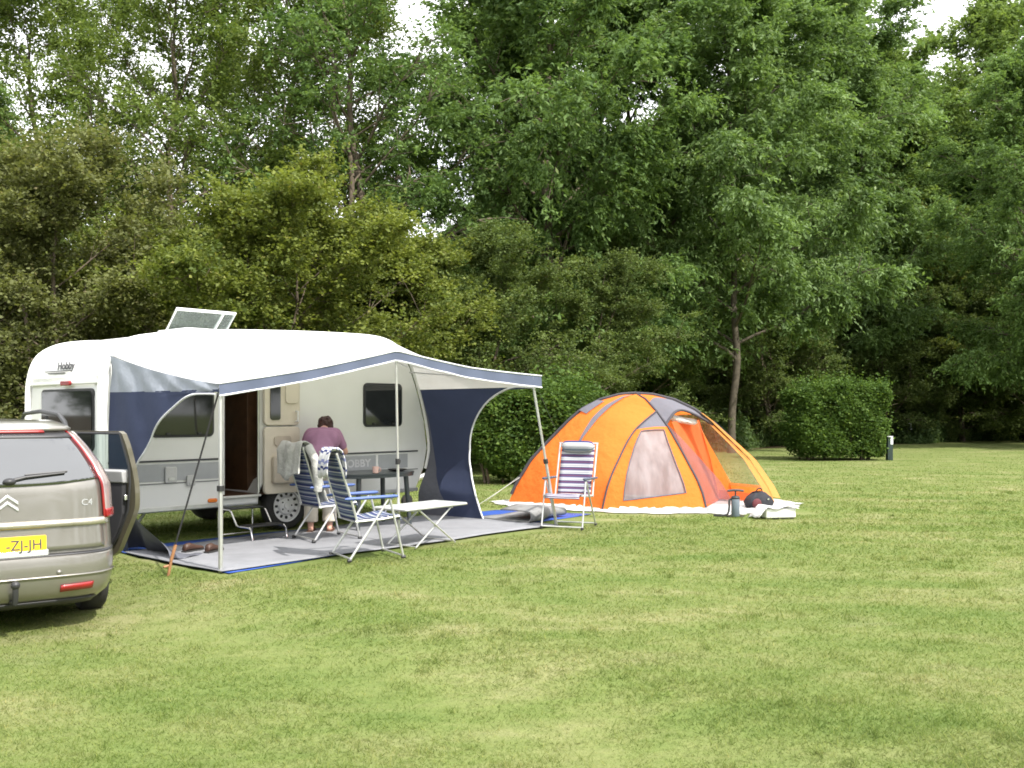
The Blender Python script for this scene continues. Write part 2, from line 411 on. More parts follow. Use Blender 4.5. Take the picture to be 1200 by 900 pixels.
def np_mesh(name, V, F4, mat, tone=None, parent=None, nside=4):
    me = bpy.data.meshes.new(name); n = len(F4)
    me.vertices.add(len(V)); me.vertices.foreach_set('co', np.asarray(V, np.float32).ravel())
    me.loops.add(n*nside); me.loops.foreach_set('vertex_index', np.asarray(F4, np.int32).ravel())
    me.polygons.add(n); me.polygons.foreach_set('loop_start', np.arange(0, n*nside, nside, dtype=np.int32))
    me.update(calc_edges=True)
    if tone is not None:
        a = me.attributes.new('tone', 'FLOAT', 'FACE'); a.data.foreach_set('value', np.asarray(tone, np.float32))
    me.materials.append(mat)
    ob = bpy.data.objects.new(name, me); col.objects.link(ob)
    if parent: ob.parent = parent
    return ob

# mown grass: countless short blades, denser where one can see them singly
NB = 520000
D = np.exp(rng.uniform(np.log(3.3), np.log(46), NB)); K = rng.uniform(-.72, .72, NB)
bx, by = K*D, D
rel = np.stack([bx-CO.x, by-CO.y], 1)
S_, V_ = rel @ np.array([U.x, U.y]), rel @ np.array([NV.x, NV.y])
keep = (rng.uniform(0, 1, NB) > (D-14)/32) & ~((S_ > -.12) & (S_ < 6.35) & (V_ > -.05) & (V_ < 2.62)) & ~((bx > .9) & (bx < 4.6) & (by > 14.6) & (by < 18))
bx, by, D = bx[keep], by[keep], D[keep]; n = len(bx)
ang = rng.uniform(0, 2*np.pi, n); h = rng.uniform(.010, .030, n)*np.clip(D/9, 1, 1.4); wd = .0026*np.clip(D/4.5, 1, 4)*rng.uniform(.7, 1.3, n)
lean = rng.uniform(.4, 2.2, n)*h; la = rng.uniform(0, 2*np.pi, n)
z0 = gz(bx, by) - .004
V = np.empty((n, 3, 3))
V[:,0] = np.stack([bx-np.cos(ang)*wd, by-np.sin(ang)*wd, z0], 1); V[:,1] = np.stack([bx+np.cos(ang)*wd, by+np.sin(ang)*wd, z0], 1)
V[:,2] = np.stack([bx+np.cos(la)*lean, by+np.sin(la)*lean, z0+h], 1)
m, nt, N, L, out = newmat('grass_blades'); M['blade'] = m
c, o = lawn_color(nt)
at = N.new('ShaderNodeAttribute'); at.attribute_name = 'tone'
c = mixc(nt, 1.0, c, ramp(nt, at.outputs['Fac'], [(0, (.78,.9,.7)), (.6, (1.22,1.26,1.1)), (.85, (1.4,1.38,1.25)), (1, (1.95,1.7,1.7))]), 'MULTIPLY')
d = N.new('ShaderNodeBsdfDiffuse'); L.new(c, d.inputs['Color']); t = N.new('ShaderNodeBsdfTranslucent'); L.new(c, t.inputs['Color'])
mx = N.new('ShaderNodeMixShader'); mx.inputs[0].default_value = .5
L.new(d.outputs[0], mx.inputs[1]); L.new(t.outputs[0], mx.inputs[2]); L.new(mx.outputs[0], out.inputs['Surface'])
# tufts of longer grass, and clover, missed by the mower
nt_ = 800; td_ = np.exp(rng.uniform(np.log(3.5), np.log(20), nt_)); tk_ = rng.uniform(-.7, .7, nt_)
tx, ty = tk_*td_, td_
rel = np.stack([tx-CO.x, ty-CO.y], 1); S_, V_ = rel @ np.array([U.x, U.y]), rel @ np.array([NV.x, NV.y])
kp = ~((S_ > -.3) & (S_ < 6.8) & (V_ > -.3) & (V_ < 2.8)) & ~((tx > .5) & (tx < 4.9) & (ty > 14.2) & (ty < 18)); tx, ty = tx[kp], ty[kp]
q = np.repeat(np.arange(len(tx)), 26); n2 = len(q); rad_ = rng.uniform(.02, .10, len(tx))[q]
gx, gy = tx[q] + rng.normal(0, 1, n2)*rad_, ty[q] + rng.normal(0, 1, n2)*rad_
a2 = rng.uniform(0, 6.28, n2); h2 = rng.uniform(.025, .06, n2); w2 = .0028*np.clip(ty[q]/5, 1, 3); l2 = rng.uniform(.2, 1.3, n2)*h2; la2 = rng.uniform(0, 6.28, n2); zz = gz(gx, gy) - .004
V2 = np.empty((n2, 3, 3)); V2[:,0] = np.stack([gx-np.cos(a2)*w2, gy-np.sin(a2)*w2, zz], 1); V2[:,1] = np.stack([gx+np.cos(a2)*w2, gy+np.sin(a2)*w2, zz], 1); V2[:,2] = np.stack([gx+np.cos(la2)*l2, gy+np.sin(la2)*l2, zz+h2], 1)
V = np.concatenate([V, V2]); n = len(V)
gr = np_mesh('grass', V.reshape(-1, 3), np.arange(n*3).reshape(-1, 3), M['blade'], rng.uniform(0, 1, n), nside=3)
tag(gr, 'short mown lawn grass with dry straw coloured patches', 'grass', kind='stuff')
# ------------------------------------------------------------------ caravan
cv = empty('caravan', CO, CA)
tag(cv, 'white touring caravan with open stable door and dark tinted windows under the awning', 'caravan')
PROF = [(.10,.36),(2.03,.36),(2.05,.52),(2.14,.66),(2.28,.73),(2.47,.75),(2.66,.73),(2.80,.66),(2.89,.52),(2.91,.36),(4.72,.36),
        (4.77,.45),(4.90,.70),(4.97,1.0),(4.91,1.4),(4.79,1.8),(4.63,2.19),(4.53,2.34),(4.40,2.45),(4.22,2.545),(3.95,2.60),(3.5,2.61),(2.6,2.59),
        (1.6,2.545),(.95,2.49),(.60,2.445),(.36,2.38),(.19,2.28),(.08,2.15),(.02,1.95),(0,1.7),(0,1.0),(.02,.62),(.05,.45)]
WID = 2.02
def inset(P, d):
    o = []; n = len(P)
    for i in range(n):
        a, b, c = Vector(P[i-1]), Vector(P[i]), Vector(P[(i+1) % n])
        e1 = (b-a).normalized(); e2 = (c-b).normalized()
        nn = Vector((-e1.y, e1.x)) + Vector((-e2.y, e2.x))
        o.append(b + nn.normalized()*d)
    return o
b = MB()
rg = []
for y, d in ((0,.045),(.012,.02),(.045,0),(WID-.045,0),(WID-.012,.02),(WID,.045)):
    rg.append([(p[0], y, p[1]) for p in inset(PROF, d)])
b.rings(rg, caps=False)
door_hole = [(1.50,.50),(2.02,.50),(2.02,2.14),(1.96,2.2),(1.56,2.2),(1.50,2.14)]
outl = inset(PROF, .045)
def panel(y, hole, flip):
    lists = [[Vector((p[0], p[1], 0)) for p in outl]] + ([[Vector((p[0], p[1], 0)) for p in hole]] if hole else [])
    pts = [p for l in lists for p in l]
    tr = tessellate_polygon(lists)
    fs = []
    for t in tr:
        a, c_, d_ = (pts[i] for i in t)
        cr = (c_-a).cross(d_-a).z
        f = list(t) if (cr > 0) != flip else list(t)[::-1]
        fs.append(f)
    b.add([(p.x, y, p.y) for p in pts], fs)
panel(0, door_hole, False); panel(WID, None, True)
body = b.build('body', M['gel'], cv, smooth=50)
# interior seen through the door: cupboards round a dark gangway
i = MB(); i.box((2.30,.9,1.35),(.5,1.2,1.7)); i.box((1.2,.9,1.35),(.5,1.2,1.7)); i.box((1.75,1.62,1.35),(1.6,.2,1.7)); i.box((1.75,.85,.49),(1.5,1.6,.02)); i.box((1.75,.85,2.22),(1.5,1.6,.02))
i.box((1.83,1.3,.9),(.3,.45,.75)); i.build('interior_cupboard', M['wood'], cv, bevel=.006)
i = MB(); i.box((1.92,1.02,1.5),(.2,.02,.9)); i.build('curtain', M['cream'], cv)
i = MB(); i.tube([(1.51,-.012,.52),(1.51,-.012,2.12),(1.58,-.012,2.19),(1.94,-.012,2.19),(2.01,-.012,2.12),(2.01,-.012,.52)], .016, 6)
i.build('door_frame', M['alu'], cv)
i = MB(); i.box((1.76,-.02,.485),(.54,.05,.03)); i.build('door_sill', M['alu'], cv, bevel=.004)
# door leaf folded back against the wall
d = MB()
d.slab(rrect(.54,.86,.05, cx=2.335, cy=.92), (0,-.02,0), (1,0,0), (0,0,1), .05)
d.slab(rrect(.54,.76,.06, cx=2.335, cy=1.75), (0,-.02,0), (1,0,0), (0,0,1), .05)
door = d.build('door', M['cream'], cv, bevel=.008)
d = MB(); d.slab(rrect(.15,.56,.03, cx=2.22, cy=1.72), (0,-.072,0), (1,0,0), (0,0,1), .012); d.build('door_window', M['tint'], door)
d = MB(); d.slab(rrect(.20,.30,.05, cx=2.47, cy=1.80), (0,-.072,0), (1,0,0), (0,0,1), .02); d.build('door_vent', M['cream'], door, bevel=.006); d = MB()
d.slab(rrect(.26,.13,.04, cx=2.33, cy=1.17), (0,-.072,0), (1,0,0), (0,0,1), .02); d.build('door_shelf', pm('door_recess', (.50,.44,.36), .5), door, bevel=.006)
d = MB(); d.slab(rrect(.40,.36,.04, cx=2.36, cy=.80), (0,-.072,0), (1,0,0), (0,0,1), .07); d.build('door_bin', pm('door_bin', (.52,.46,.38), .5), door, bevel=.015)
d = MB(); d.tube([(2.54,-.075,1.42),(2.54,-.12,1.42),(2.54,-.12,1.55),(2.54,-.075,1.55)], .015, 6); d.build('handle', M['gel'], door)
# windows
def cwin(s0, s1, z0, z1, r=.07):
    f = MB(); f.slab(rrect(s1-s0, z1-z0, r, cx=(s0+s1)/2, cy=(z0+z1)/2), (0,.002,0), (1,0,0), (0,0,1), .018)
    fo = f.build('window', M['black'], cv, bevel=.006)
    p = MB(); p.slab(rrect(s1-s0-.05, z1-z0-.05, r-.02, cx=(s0+s1)/2, cy=(z0+z1)/2), (0,-.0165,0), (1,0,0), (0,0,1), .010); p.build('pane', M['tint'], fo, bevel=.006)
    for q in (.25, .75): k = MB(); k.box((lerp(s0,s1,q), -.034, z0+.045), (.05,.014,.025)); k.build('catch', M['black'], fo)
cwin(.56, 1.38, 1.24, 1.88); cwin(3.72, 4.44, 1.33, 1.95)
f = MB(); f.slab(rrect(1.40,.72,.07, cx=-.91, cy=1.455), (.004,0,0), (0,-1,0), (0,0,1), .022); fo = f.build('window', M['black'], cv, bevel=.006)
f = MB(); f.slab(rrect(1.34,.66,.05, cx=-.91, cy=1.455), (-.019,0,0), (0,-1,0), (0,0,1), .008); f.build('pane', M['tint'], fo)
# bands and mouldings
b = MB()
for s0, s1 in ((.06,1.47),(2.63,3.95),(4.0,4.55)): b = MB(); b.box(((s0+s1)/2,-.004,.83),(s1-s0,.012,.20)); b.build('side_band', M['grey_band'], cv, bevel=.003)
b = MB()
for s0, s1 in ((.05,1.47),(2.63,4.75)):
    b = MB(); b.box(((s0+s1)/2,-.006,.965),(s1-s0,.016,.022)); b.build('trim_line', M['dark_line'], cv)
    b = MB(); b.box(((s0+s1)/2,-.004,.70),(s1-s0,.013,.008)); b.build('trim_line', M['dark_line'], cv)
for x, l in ((.75,1.4),(3.9,1.7)): b = MB(); b.box((x,-.006,.40),(l,.02,.05)); b.build('skirt_rail', M['alu'], cv, bevel=.004)
b = MB(); b.tube([(p[0], -.012, p[1]) for p in path([(PROF[k][0], PROF[k][1], 0) for k in range(12, 34)], 70)], .022, 7); b.build('awning_rail', M['gel'], cv)
b = MB(); b.tube([(p[0]+.0, .03, p[1]) for p in path([(PROF[k][0]-.015, PROF[k][1], 0) for k in range(24, 34)], 40)], [.045*min(1, .1+q/16) for q in range(41)], 8); b.build('corner_moulding', M['gel'], cv); b = MB()
b.tube([(p[0]+.0, WID-.03, p[1]) for p in path([(PROF[k][0]-.015, PROF[k][1], 0) for k in range(24, 34)], 40)], [.045*min(1, .1+q/16) for q in range(41)], 8); b.build('corner_moulding', M['gel'], cv)
for z, d_, h_ in ((1.88,.03,.035),(1.95,.02,.012),(.72,.05,.22)): b = MB(); b.box((-.006,1.01,z),(d_,1.86,h_)); b.build('rear_moulding', M['gel'], cv, bevel=min(.01,h_*.3))
b = MB(); b.slab(rrect(.26,.06,.025, cx=-.88, cy=1.88), (-.022,0,0), (0,-1,0), (0,0,1), .03); b.build('brake_light', M['red_lens'], cv, bevel=.01)
for y in (.06, WID-.06):
    b = MB(); b.slab(rrect(.10,.15,.02, cx=-y, cy=.90), (-.005,0,0), (0,-1,0), (0,0,1), .045); b.build('rear_lamp', M['red_lens'], cv, bevel=.012)
b = MB(); b.slab(rrect(.13,.05,.024, cx=1.36, cy=.46), (0,.0,0), (1,0,0), (0,0,1), .02); b.build('marker_lamp', M['orange_lens'], cv, bevel=.008)
for s, z, ww, hh in ((.80,.80,.15,.19),(1.06,.72,.11,.13)):
    b = MB(); b.slab(rrect(ww,hh,.02, cx=s, cy=z), (0,-.008,0), (1,0,0), (0,0,1), .03); so_ = b.build('service_hatch', pm('hatch_grey', (.5,.5,.5), .4), cv, bevel=.008)
    b = MB(); b.slab(rrect(ww*.5,.03,.01, cx=s, cy=z-hh*.25), (0,-.04,0), (1,0,0), (0,0,1), .012); b.build('catch', M['alu'], so_)
text_part('lettering', 'HOBBY', .145, M['pale_letter'], cv, (3.30,-.012,.775), (1,0,0), (0,0,1), bold=.004, squash=1.15)
t1 = text_part('lettering', 'Hobby', .13, M['dark_letter'], cv, (.045,1.30,2.055), (0,-1,0), (.12,0,1), bold=.003, squash=1.3)
for p_, l in (((.03,1.25,2.035),.75),((.025,1.28,2.01),.45)): b = MB(); b.box(p_,(.012,l,.010)); b.build('lettering_underline', M['dark_letter'], cv)
# roof hatch propped open
b = MB()
h0, h1 = (1.30, 2.585), (1.00, 2.88)
def hp(a, t): return (1.45+.86*a, lerp(h0[0],h1[0],t), lerp(h0[1],h1[1],t))
b.tube([hp(0,0),hp(0,1),hp(1,1),hp(1,0)], .022, 8, closed=True); b.tube([hp(.78,0),hp(.80,1)], .02, 6)
hatch = b.build('roof_hatch', M['gel'], cv)
b = MB(); b.slab([(0,0),(.86,0),(.86,.42),(0,.42)], hp(0,0), (1,0,0), Vector((0,h1[0]-h0[0],h1[1]-h0[1])).normalized(), .012); b.build('pane', M['acrylic'], hatch)
b = MB(); b.box((1.88,1.05,2.59),(.95,.75,.06)); b.build('hatch_frame', M['gel'], hatch, bevel=.015)
b = MB(); b.tube([(3.45,.7,2.6),(3.45,.7,2.66)], .04, 10); b.box((3.45,.7,2.67),(.12,.10,.03)); b.build('roof_vent', M['gel'], cv)
# wheel
def wheel(parent, c, r, wd, ax, rim_mat, name='wheel', holes=12):
    """ax: unit vector of the outward side"""
    c = Vector(c); q = Vector((0,0,1)).rotation_difference(Vector(ax)).to_matrix()
    a = MB(); a.lathe([(r*.66,-wd/2),(r*.9,-wd/2),(r*.98,-wd*.38),(r,-wd*.25),(r,wd*.25),(r*.98,wd*.38),(r*.9,wd/2),(r*.68,wd/2),(r*.66,wd*.3)], c, q, 40)
    w_ = a.build('tyre', M['rubber'], None)
    root = empty(name); root.parent = parent; w_.parent = root
    a = MB(); a.lathe([(r*.67,wd*.30),(r*.67,wd*.47),(r*.62,wd*.46),(r*.58,wd*.34),(r*.40,wd*.30),(r*.34,wd*.40),(r*.14,wd*.42),(r*.12,wd*.50),(.01,wd*.50)], c, q, 40)
    for k in range(holes):
        t = 2*math.pi*k/holes; p = c + q @ Vector((r*.49*math.cos(t), r*.49*math.sin(t), wd*.33))
        a.slab(rrect(r*.10, r*.13, r*.04, 3), p, q @ Vector((-math.sin(t), math.cos(t), 0)), -(q @ Vector((math.cos(t), math.sin(t), 0))), .012, mat=1)
    for k in range(5):
        t = 2*math.pi*k/5; p = c + q @ Vector((r*.24*math.cos(t), r*.24*math.sin(t), wd*.41))
        a.ball(p, .012, 4, mat=1)
    a.build('rim', [rim_mat, M['black']], root)
    return root
wheel(cv, (2.47,.11,.315), .315, .19, (0,-1,0), M['steel_white'])
wheel(cv, (2.47,WID-.11,.315), .315, .19, (0,1,0), M['steel_white'])
b = MB(); b.box((2.47,WID/2,.32),(.08,WID-.4,.08)); b.box((2.4,.5,.40),(4.4,.06,.07)); b.box((2.4,WID-.5,.40),(4.4,.06,.07)); b.build('chassis', M['black'], cv)
b = MB(); b.tube([(4.6,.5,.42),(5.75,1.07,.45)], .04, 6); b.tube([(4.6,WID-.5,.42),(5.75,1.07,.45)], .04, 6); b.tube([(5.6,1.07,.45),(5.95,1.07,.5)], .045, 8); b.build('drawbar', M['alu'], cv)
b = MB(); b.tube([(5.5,1.07,.75),(5.5,1.07,.18)], .03, 8); b.lathe([(.03,-.03),(.10,-.03),(.10,.03),(.03,.03)], (5.5,1.07,.11), Matrix.Rotation(R(90),3,'X'), 18); b.build('jockey_wheel', M['black'], cv)
for s, y in ((.45,.35),(.45,WID-.35),(4.4,.35),(4.4,WID-.35)):
    b = MB(); b.tube([(s+.25,y,.38),(s,y,.03)], .018, 6); b.box((s,y,.015),(.12,.12,.03)); b.build('corner_steady', M['alu'], cv)

# ------------------------------------------------------------------ awning
aw = empty('awning', CO, CA)
tag(aw, 'white and navy sun canopy awning stretched from the caravan side onto three poles', 'awning')
WP = path([(PROF[k][0], PROF[k][1], 0) for k in range(16, 29)][::-1], 60)   # rear to nose along the roof edge
WP = [p for p in WP if p.x > .085]
def wallpt(a):
    t = a*(len(WP)-1); k = min(int(t), len(WP)-2); return WP[k].lerp(WP[k+1], t-k)
FX = [0, 1.1, 2.33, 3.5, 4.78]; FZ = [1.81, 2.0, 2.235, 2.10, 2.01]
def front(a, dz=0):
    s = 4.78*a; z = interp(s, FX, FZ) - .02*abs(math.sin(2*math.pi*a))
    return Vector((s, -2.37+.10*math.sin(math.pi*a), z+dz))
def roof(a, t):
    # wall edge runs along the rail; most of the wall edge is used by the middle of the roof
    p = wallpt(a); f = front(a)
    q = Vector((p.x, -.02, p.y+.012)).lerp(f, t)
    q.z -= .05*math.sin(math.pi*t)*(1 + .5*math.sin(a*9))
    q.z += .012*math.sin(a*40+t*3)*(1-t)*t*4*max(0, 1-a*4)
    return q
r_ = MB(); r_.grid(roof, 60, 24)
rf = r_.build('canopy_roof', M['aw_white'], aw, smooth=180)
va = MB()
def valance(a, t):
    f = front(a); hgt = interp(f.x, [0, 2.33, 4.78], [.115, .105, .15])
    return Vector((f.x, f.y-.012-.012*t*(1+math.sin(a*60)), f.z+.004-hgt*t))
va.grid(valance, 60, 3); va.build('valance', M['aw_navy_lit'] if 'aw_navy_lit' in M else M['aw_navy'], aw, smooth=180)
p_ = MB(); p_.tube([valance(k/60, 1) for k in range(61)], .010, 6); p_.tube([valance(k/60, 0)+Vector((0,-.004,.004)) for k in range(61)], .009, 6); p_.build('piping', M['piping'], aw)
# left side: pale grey gable, navy panel with a curved cut-out
LC = [(2.30,1.715),(2.16,1.72),(1.90,1.715),(1.63,1.645),(1.375,1.515),(1.163,1.363),(1.048,1.237),(.923,1.11),(.793,.995),(.63,.80),(.50,.60)]
def lside(v, z):
    bulge = .05*math.sin(math.pi*min(v/2.37, 1))*math.sin(math.pi*max(0, min(1, z/2.0)))
    return Vector((.06*(1-v/2.37) - bulge + .01*math.sin(v*9+z*4), -v-.015, z))
lv = [p[0] for p in LC][::-1]; lz = [p[1] for p in LC][::-1]
ZB = 1.765
def top_l(v): return lerp(2.27, 1.79, v/2.37) - .06*math.sin(math.pi*v/2.37)
gl = MB()
def gab(u, t):
    v = 2.37*u; zt = roof(0, u).z + .004; zb = min(ZB-.03*u, zt-.004)
    p = lside(v, lerp(zb, zt, t)); p.x += .022*math.sin(t*3.14)*math.sin(u*26+t*2); return p
gl.grid(gab, 40, 8); gl.build('gable', M['aw_grey'], aw, smooth=180)
nl = MB()
def navl(u, t):
    # t down from the gable seam to the ground edge, u from wall to the cut-out
    z = lerp(ZB, .02, t)
    if z > .6: e = interp(z, lz[::1], lv) if z < 1.715 else lerp(2.16, 2.37, (z-1.715)/(ZB-1.715))
    else: e = lerp(.50, .42, (z-.02)/.58) if z < .6 else .5
    e = max(e, .3)
    return lside(e*u, z - (.03*u if t == 0 else 0))
# rows concentrated at the top, where the cut-out is nearly level
nl.grid(lambda u, t: navl(u, t**1.5), 16, 60); nl.build('side_panel', M['aw_navy'], aw, smooth=180)
e = MB(); e.tube([lside(v, z) for v, z in [(p.x, p.y) for p in path([(a[0], a[1], 0) for a in LC], 40)]], .011, 6); e.build('piping', M['piping'], aw)
# slack grey flap at its foot
fl = MB()
def flap(u, t):
    v = lerp(.12, 1.42, u); z = (.80-.52*v)*(1-t) if u < .93 else .05*(1-t)
    s_ = .03 + .30*t**1.5*(.4+u) + .035*math.sin(u*19+t*3)*t + .03*math.sin(u*9)
    return Vector((s_, -v-.04*math.sin(t*5), max(z, .012+.05*abs(math.sin(u*14+t*5))*(1-.6*t)) + gzf(s_, v)))
def gzf(s, v):
    p = CW(s, v); return float(gz(p.x, p.y))
fl.grid(flap, 26, 18); fl.build('ground_flap', M['aw_mud'], aw, smooth=180)
# right side
RC = [(2.37,1.85),(2.28,1.865),(1.95,1.87),(1.59,1.77),(1.28,1.61),(1.03,1.39),(.89,1.15),(.85,.89),(.91,.65),(1.04,.38),(1.13,.12),(1.17,.03)]
NZ = ([.36,.45,.70,1.0,1.4,1.8,2.19,2.34], [4.74,4.78,4.91,4.97,4.91,4.79,4.63,4.53])
def rside(v, z):
    t = v/2.37
    return Vector((lerp(interp(z, *NZ)+.02, lerp(5.10, 4.62, min(1, z/1.95)), t) + .04*math.sin(math.pi*t)*math.sin(z*1.6), -v-.012, z))
rz_ = [p[1] for p in RC][::-1]; rv_ = [p[0] for p in RC][::-1]
def redge(z): return interp(z, rz_, rv_) if z < 1.868 else 2.15
def bnd(z): return interp(z, [0,.27,.6,1.0,1.9], [.55,.47,.24,.08,.015])
nr = MB()
def navr(u, t):
    z = lerp(1.868, .03, t**1.4); return rside(lerp(bnd(z), redge(z), u), z)
nr.grid(navr, 14, 56); nr.build('side_panel', M['aw_navy'], aw, smooth=180)
ns = MB()
ns.grid(lambda u, t: rside(lerp(0.0, bnd(lerp(2.1, .03, t)), u), lerp(2.1, .03, t)), 4, 40); ns.build('draught_strip', M['aw_mud'], aw, smooth=180)
gw = MB()
def top_r(v): return lerp(2.26, 2.00, v/2.37) - .03*math.sin(math.pi*v/2.37)
gw.grid(lambda u, t: rside(2.37*u, lerp(1.870, top_r(2.37*u), t)), 24, 5); gw.build('gable', M['aw_white'], aw, smooth=180)
e = MB(); e.tube([rside(p.x, p.y) for p in path([(a[0], a[1], 0) for a in RC], 50)], .013, 6); e.build('piping', M['piping'], aw)
# poles
def pole(pts, r=.0135):
    a = MB(); top, bot = Vector(pts[0]), Vector(pts[1])
    a.tube([top, top.lerp(bot, .55)], r, 8); a.tube([top.lerp(bot,.55), bot], r*1.18, 8)
    po = a.build('pole', M['alu'], aw)
    a = MB(); a.tube([top.lerp(bot,.535), top.lerp(bot,.565)], r*1.9, 8); a.box(top.lerp(bot,.55)+Vector((.02,0,0)), (.03,.02,.03)); a.build('clamp', M['black'], po)
    a = MB(); a.lathe([(.02,0),(.02,.03),(.012,.04)], bot, None, 10); a.build('foot', M['black'], po)
def toC(x, y, z=0):
    r = Vector((x, y, 0)) - CO; return (r.dot(U), -r.dot(NV), z)
pole([(.03,-2.36,1.79), toC(-2.80,9.43, float(gz(-2.8,9.43)))], .019)
pole([(2.36,-2.25,2.16), toC(-1.31,11.38)], .014)
pole([(4.63,-2.35,1.97), toC(.60,13.2)], .017)
for q_ in ([(2.36,-2.25,2.16),(3.0,-1.2,2.29),(4.5,-.05,2.20)], [(4.55,-.05,2.12),(4.68,-2.3,1.96)]): a = MB(); a.tube(q_, .012, 6); a.build('roof_rod', M['alu'], aw)
# storm straps
def strap(p0, p1, w_, name='storm_strap'):
    a = MB(); p0, p1 = Vector(p0), Vector(p1); s_ = Vector((w_/2, 0, 0))
    a.slab([(-w_/2,0),(w_/2,0),(w_/2,(p1-p0).length),(-w_/2,(p1-p0).length)], p0, Vector((.8,.6,0)), (p1-p0).normalized(), .003)
    return a.build(name, M['strap'], aw)
pg = toC(-3.30, 9.42, .02)
mid = Vector((.03,-2.36,1.79)).lerp(Vector(pg), .86)
st = strap((.03,-2.36,1.79), mid, .04)
a = MB(); a.tube([mid, mid.lerp(Vector(pg), .6)], .016, 8); a.tube([mid.lerp(Vector(pg), .55), Vector(pg)+Vector((0,0,-.05))], .014, 6); a.tube([Vector(pg)+Vector((-.05,0,.04)), Vector(pg)+Vector((.02,.0,.05))], .012, 6); a.build('peg', M['peg'], st)
pg = toC(1.20, 14.5, .02)
strap((4.66,-2.35,1.97), pg, .045)

# ------------------------------------------------------------------ sheets on the ground
def sheet(name, poly, z, mat, label, cat, wr=.004, nsub=28, th=.004):
    """flat sheet from a 4-sided outline in the caravan frame, following the ground"""
    a = MB(); P = [Vector((*p, 0)) for p in poly]
    def fn(u, t):
        q = P[0].lerp(P[1], u).lerp(P[3].lerp(P[2], u), t)
        e_ = .03*math.sin(u*13+1)*(1 if t in (0,1) else 0)
        p = CW(q.x, q.y + e_); zz = float(gz(p.x, p.y)) + z + wr*(1+math.sin(q.x*5.1+q.y*3)*math.sin(q.y*4.3-q.x))
        return (p.x, p.y, zz)
    a.grid(fn, nsub, nsub//2)
    return tag(a.build(name, mat, smooth=180, solid=th), label, cat)
sheet('groundsheet', [(-.02,.50),(5.05,.10),(5.12,2.38),(-.02,2.44)], .022, M['carpet'], 'pale grey awning carpet laid on the grass beneath the canopy', 'groundsheet')
sheet('tarpaulin', [(.0,.06),(6.10,.30),(6.62,1.78),(.02,2.50)], .006, M['tarp_blue'], 'blue tarpaulin showing round the edges of the grey awning carpet', 'tarpaulin', wr=.003)
a = MB()
def fold(u, t):
    ang = R(200)*t; q = CW(4.98+1.12*u, 1.95-.30*u+.05*math.sin(u*7))
    r = .075*(1+.25*math.sin(u*5))
    if t < .4: off, zz = lerp(.95-.25*u, 0, t/.4), .035+.01*math.sin(u*8)
    else:
        k = (t-.4)/.6*math.pi*1.15; off, zz = -r*math.sin(k), .035+r*(1-math.cos(k))
        if k > 2.6: off += (k-2.6)*.45
    p = q - NV*off
    return (p.x, p.y, zz)
a.grid(fold, 24, 22)
tag(a.build('ground_mat', M['mat_grey'], smooth=180, solid=.012), 'dark grey mat with one edge rolled back, lying beside the orange tent', 'mat')

# step
st = empty('caravan_step', CW(1.66, .42), CA)
tag(st, 'two tier tubular metal step standing on the carpet before the caravan door', 'step')
a = MB()
for x in (-.24, .24):
    pr = [(x, .38, .03), (x, .38, .32), (x, .35, .35), (x, .12, .35), (x, .09, .33), (x, -.03, .18), (x, -.08, .17), (x, -.30, .17), (x, -.33, .14), (x, -.36, .03)]
    a.tube(pr, .013, 8)
a.tube([(-.24,.38,.03),(.24,.38,.03)], .012, 6); a.tube([(-.24,-.36,.03),(.24,-.36,.03)], .012, 6)
a.build('frame', M['chrome'], st)
for y, z in ((.235,.362),(-.19,.182)):
    a = MB(); a.box((0,y,z),(.46,.22,.018)); a.build('tread', M['black'], st, bevel=.006)
# shoes by the flap
for k, (s, v, lab) in enumerate(((.50,1.05,'brown leather shoe nearer the grey flap of the awning'),(.64,1.24,'brown leather shoe nearer the storm strap peg'))):
    p = CW(s, v); so_ = empty('shoe', (p.x, p.y, .03), CA+.3+.15*k); tag(so_, lab, 'shoe', 'brown shoes beside the awning flap')
    rg = []
    for x, w_, h_ in ((-.14,.028,.05),(-.12,.036,.085),(-.06,.036,.09),(0,.036,.065),(.06,.045,.05),(.11,.042,.04),(.145,.022,.025)):
        rg.append([(x, w_*math.cos(2*math.pi*q/12), .012+h_*.5+h_*.5*math.sin(2*math.pi*q/12)) for q in range(12)])
    a = MB(); a.rings(rg); a.build('upper', M['leather'], so_, smooth=60)
    a = MB(); a.slab([(-.15,-.03),(-.1,-.04),(0,-.037),(.08,-.047),(.14,-.03),(.155,0),(.14,.03),(.08,.047),(0,.037),(-.1,.04),(-.15,.03)], (0,0,0), (1,0,0), (0,1,0), .018); a.build('sole', M['rubber'], so_)
# ------------------------------------------------------------------ car  (local: +x forward, +y left, z up; rear bumper at x=0)
CARTH = R(36)
car = empty('estate_car', (-3.74, 7.3, -.155), R(90) + CARTH)
car.scale = (.95, .95, .95)
tag(car, 'beige metallic people carrier seen from behind with its right rear door ajar', 'car')
def tab(*kv): return [k for k, _ in kv], [v for _, v in kv]
XR = tab((.22,.16),(.30,.06),(.36,.015),(.45,0),(.58,.0),(.62,.01),(.645,.055),(.70,.062),(.82,.075),(1.0,.10),(1.06,.115),(1.2,.19),(1.35,.29),(1.45,.375),(1.50,.43),(1.55,.56),(1.59,.80),(1.615,1.15))
XF = tab((.22,4.30),(.30,4.42),(.45,4.48),(.6,4.47),(.75,4.42),(.85,4.30),(.93,3.95),(1.0,3.58),(1.1,3.42),(1.2,3.27),(1.35,3.05),(1.45,2.9),(1.55,2.7),(1.615,2.4))
YH = tab((.22,.80),(.30,.87),(.45,.905),(.7,.905),(.9,.89),(1.03,.87),(1.06,.86),(1.2,.80),(1.35,.715),(1.45,.645),(1.50,.605),(1.55,.54),(1.59,.44),(1.615,.28))
NEX = 7.0
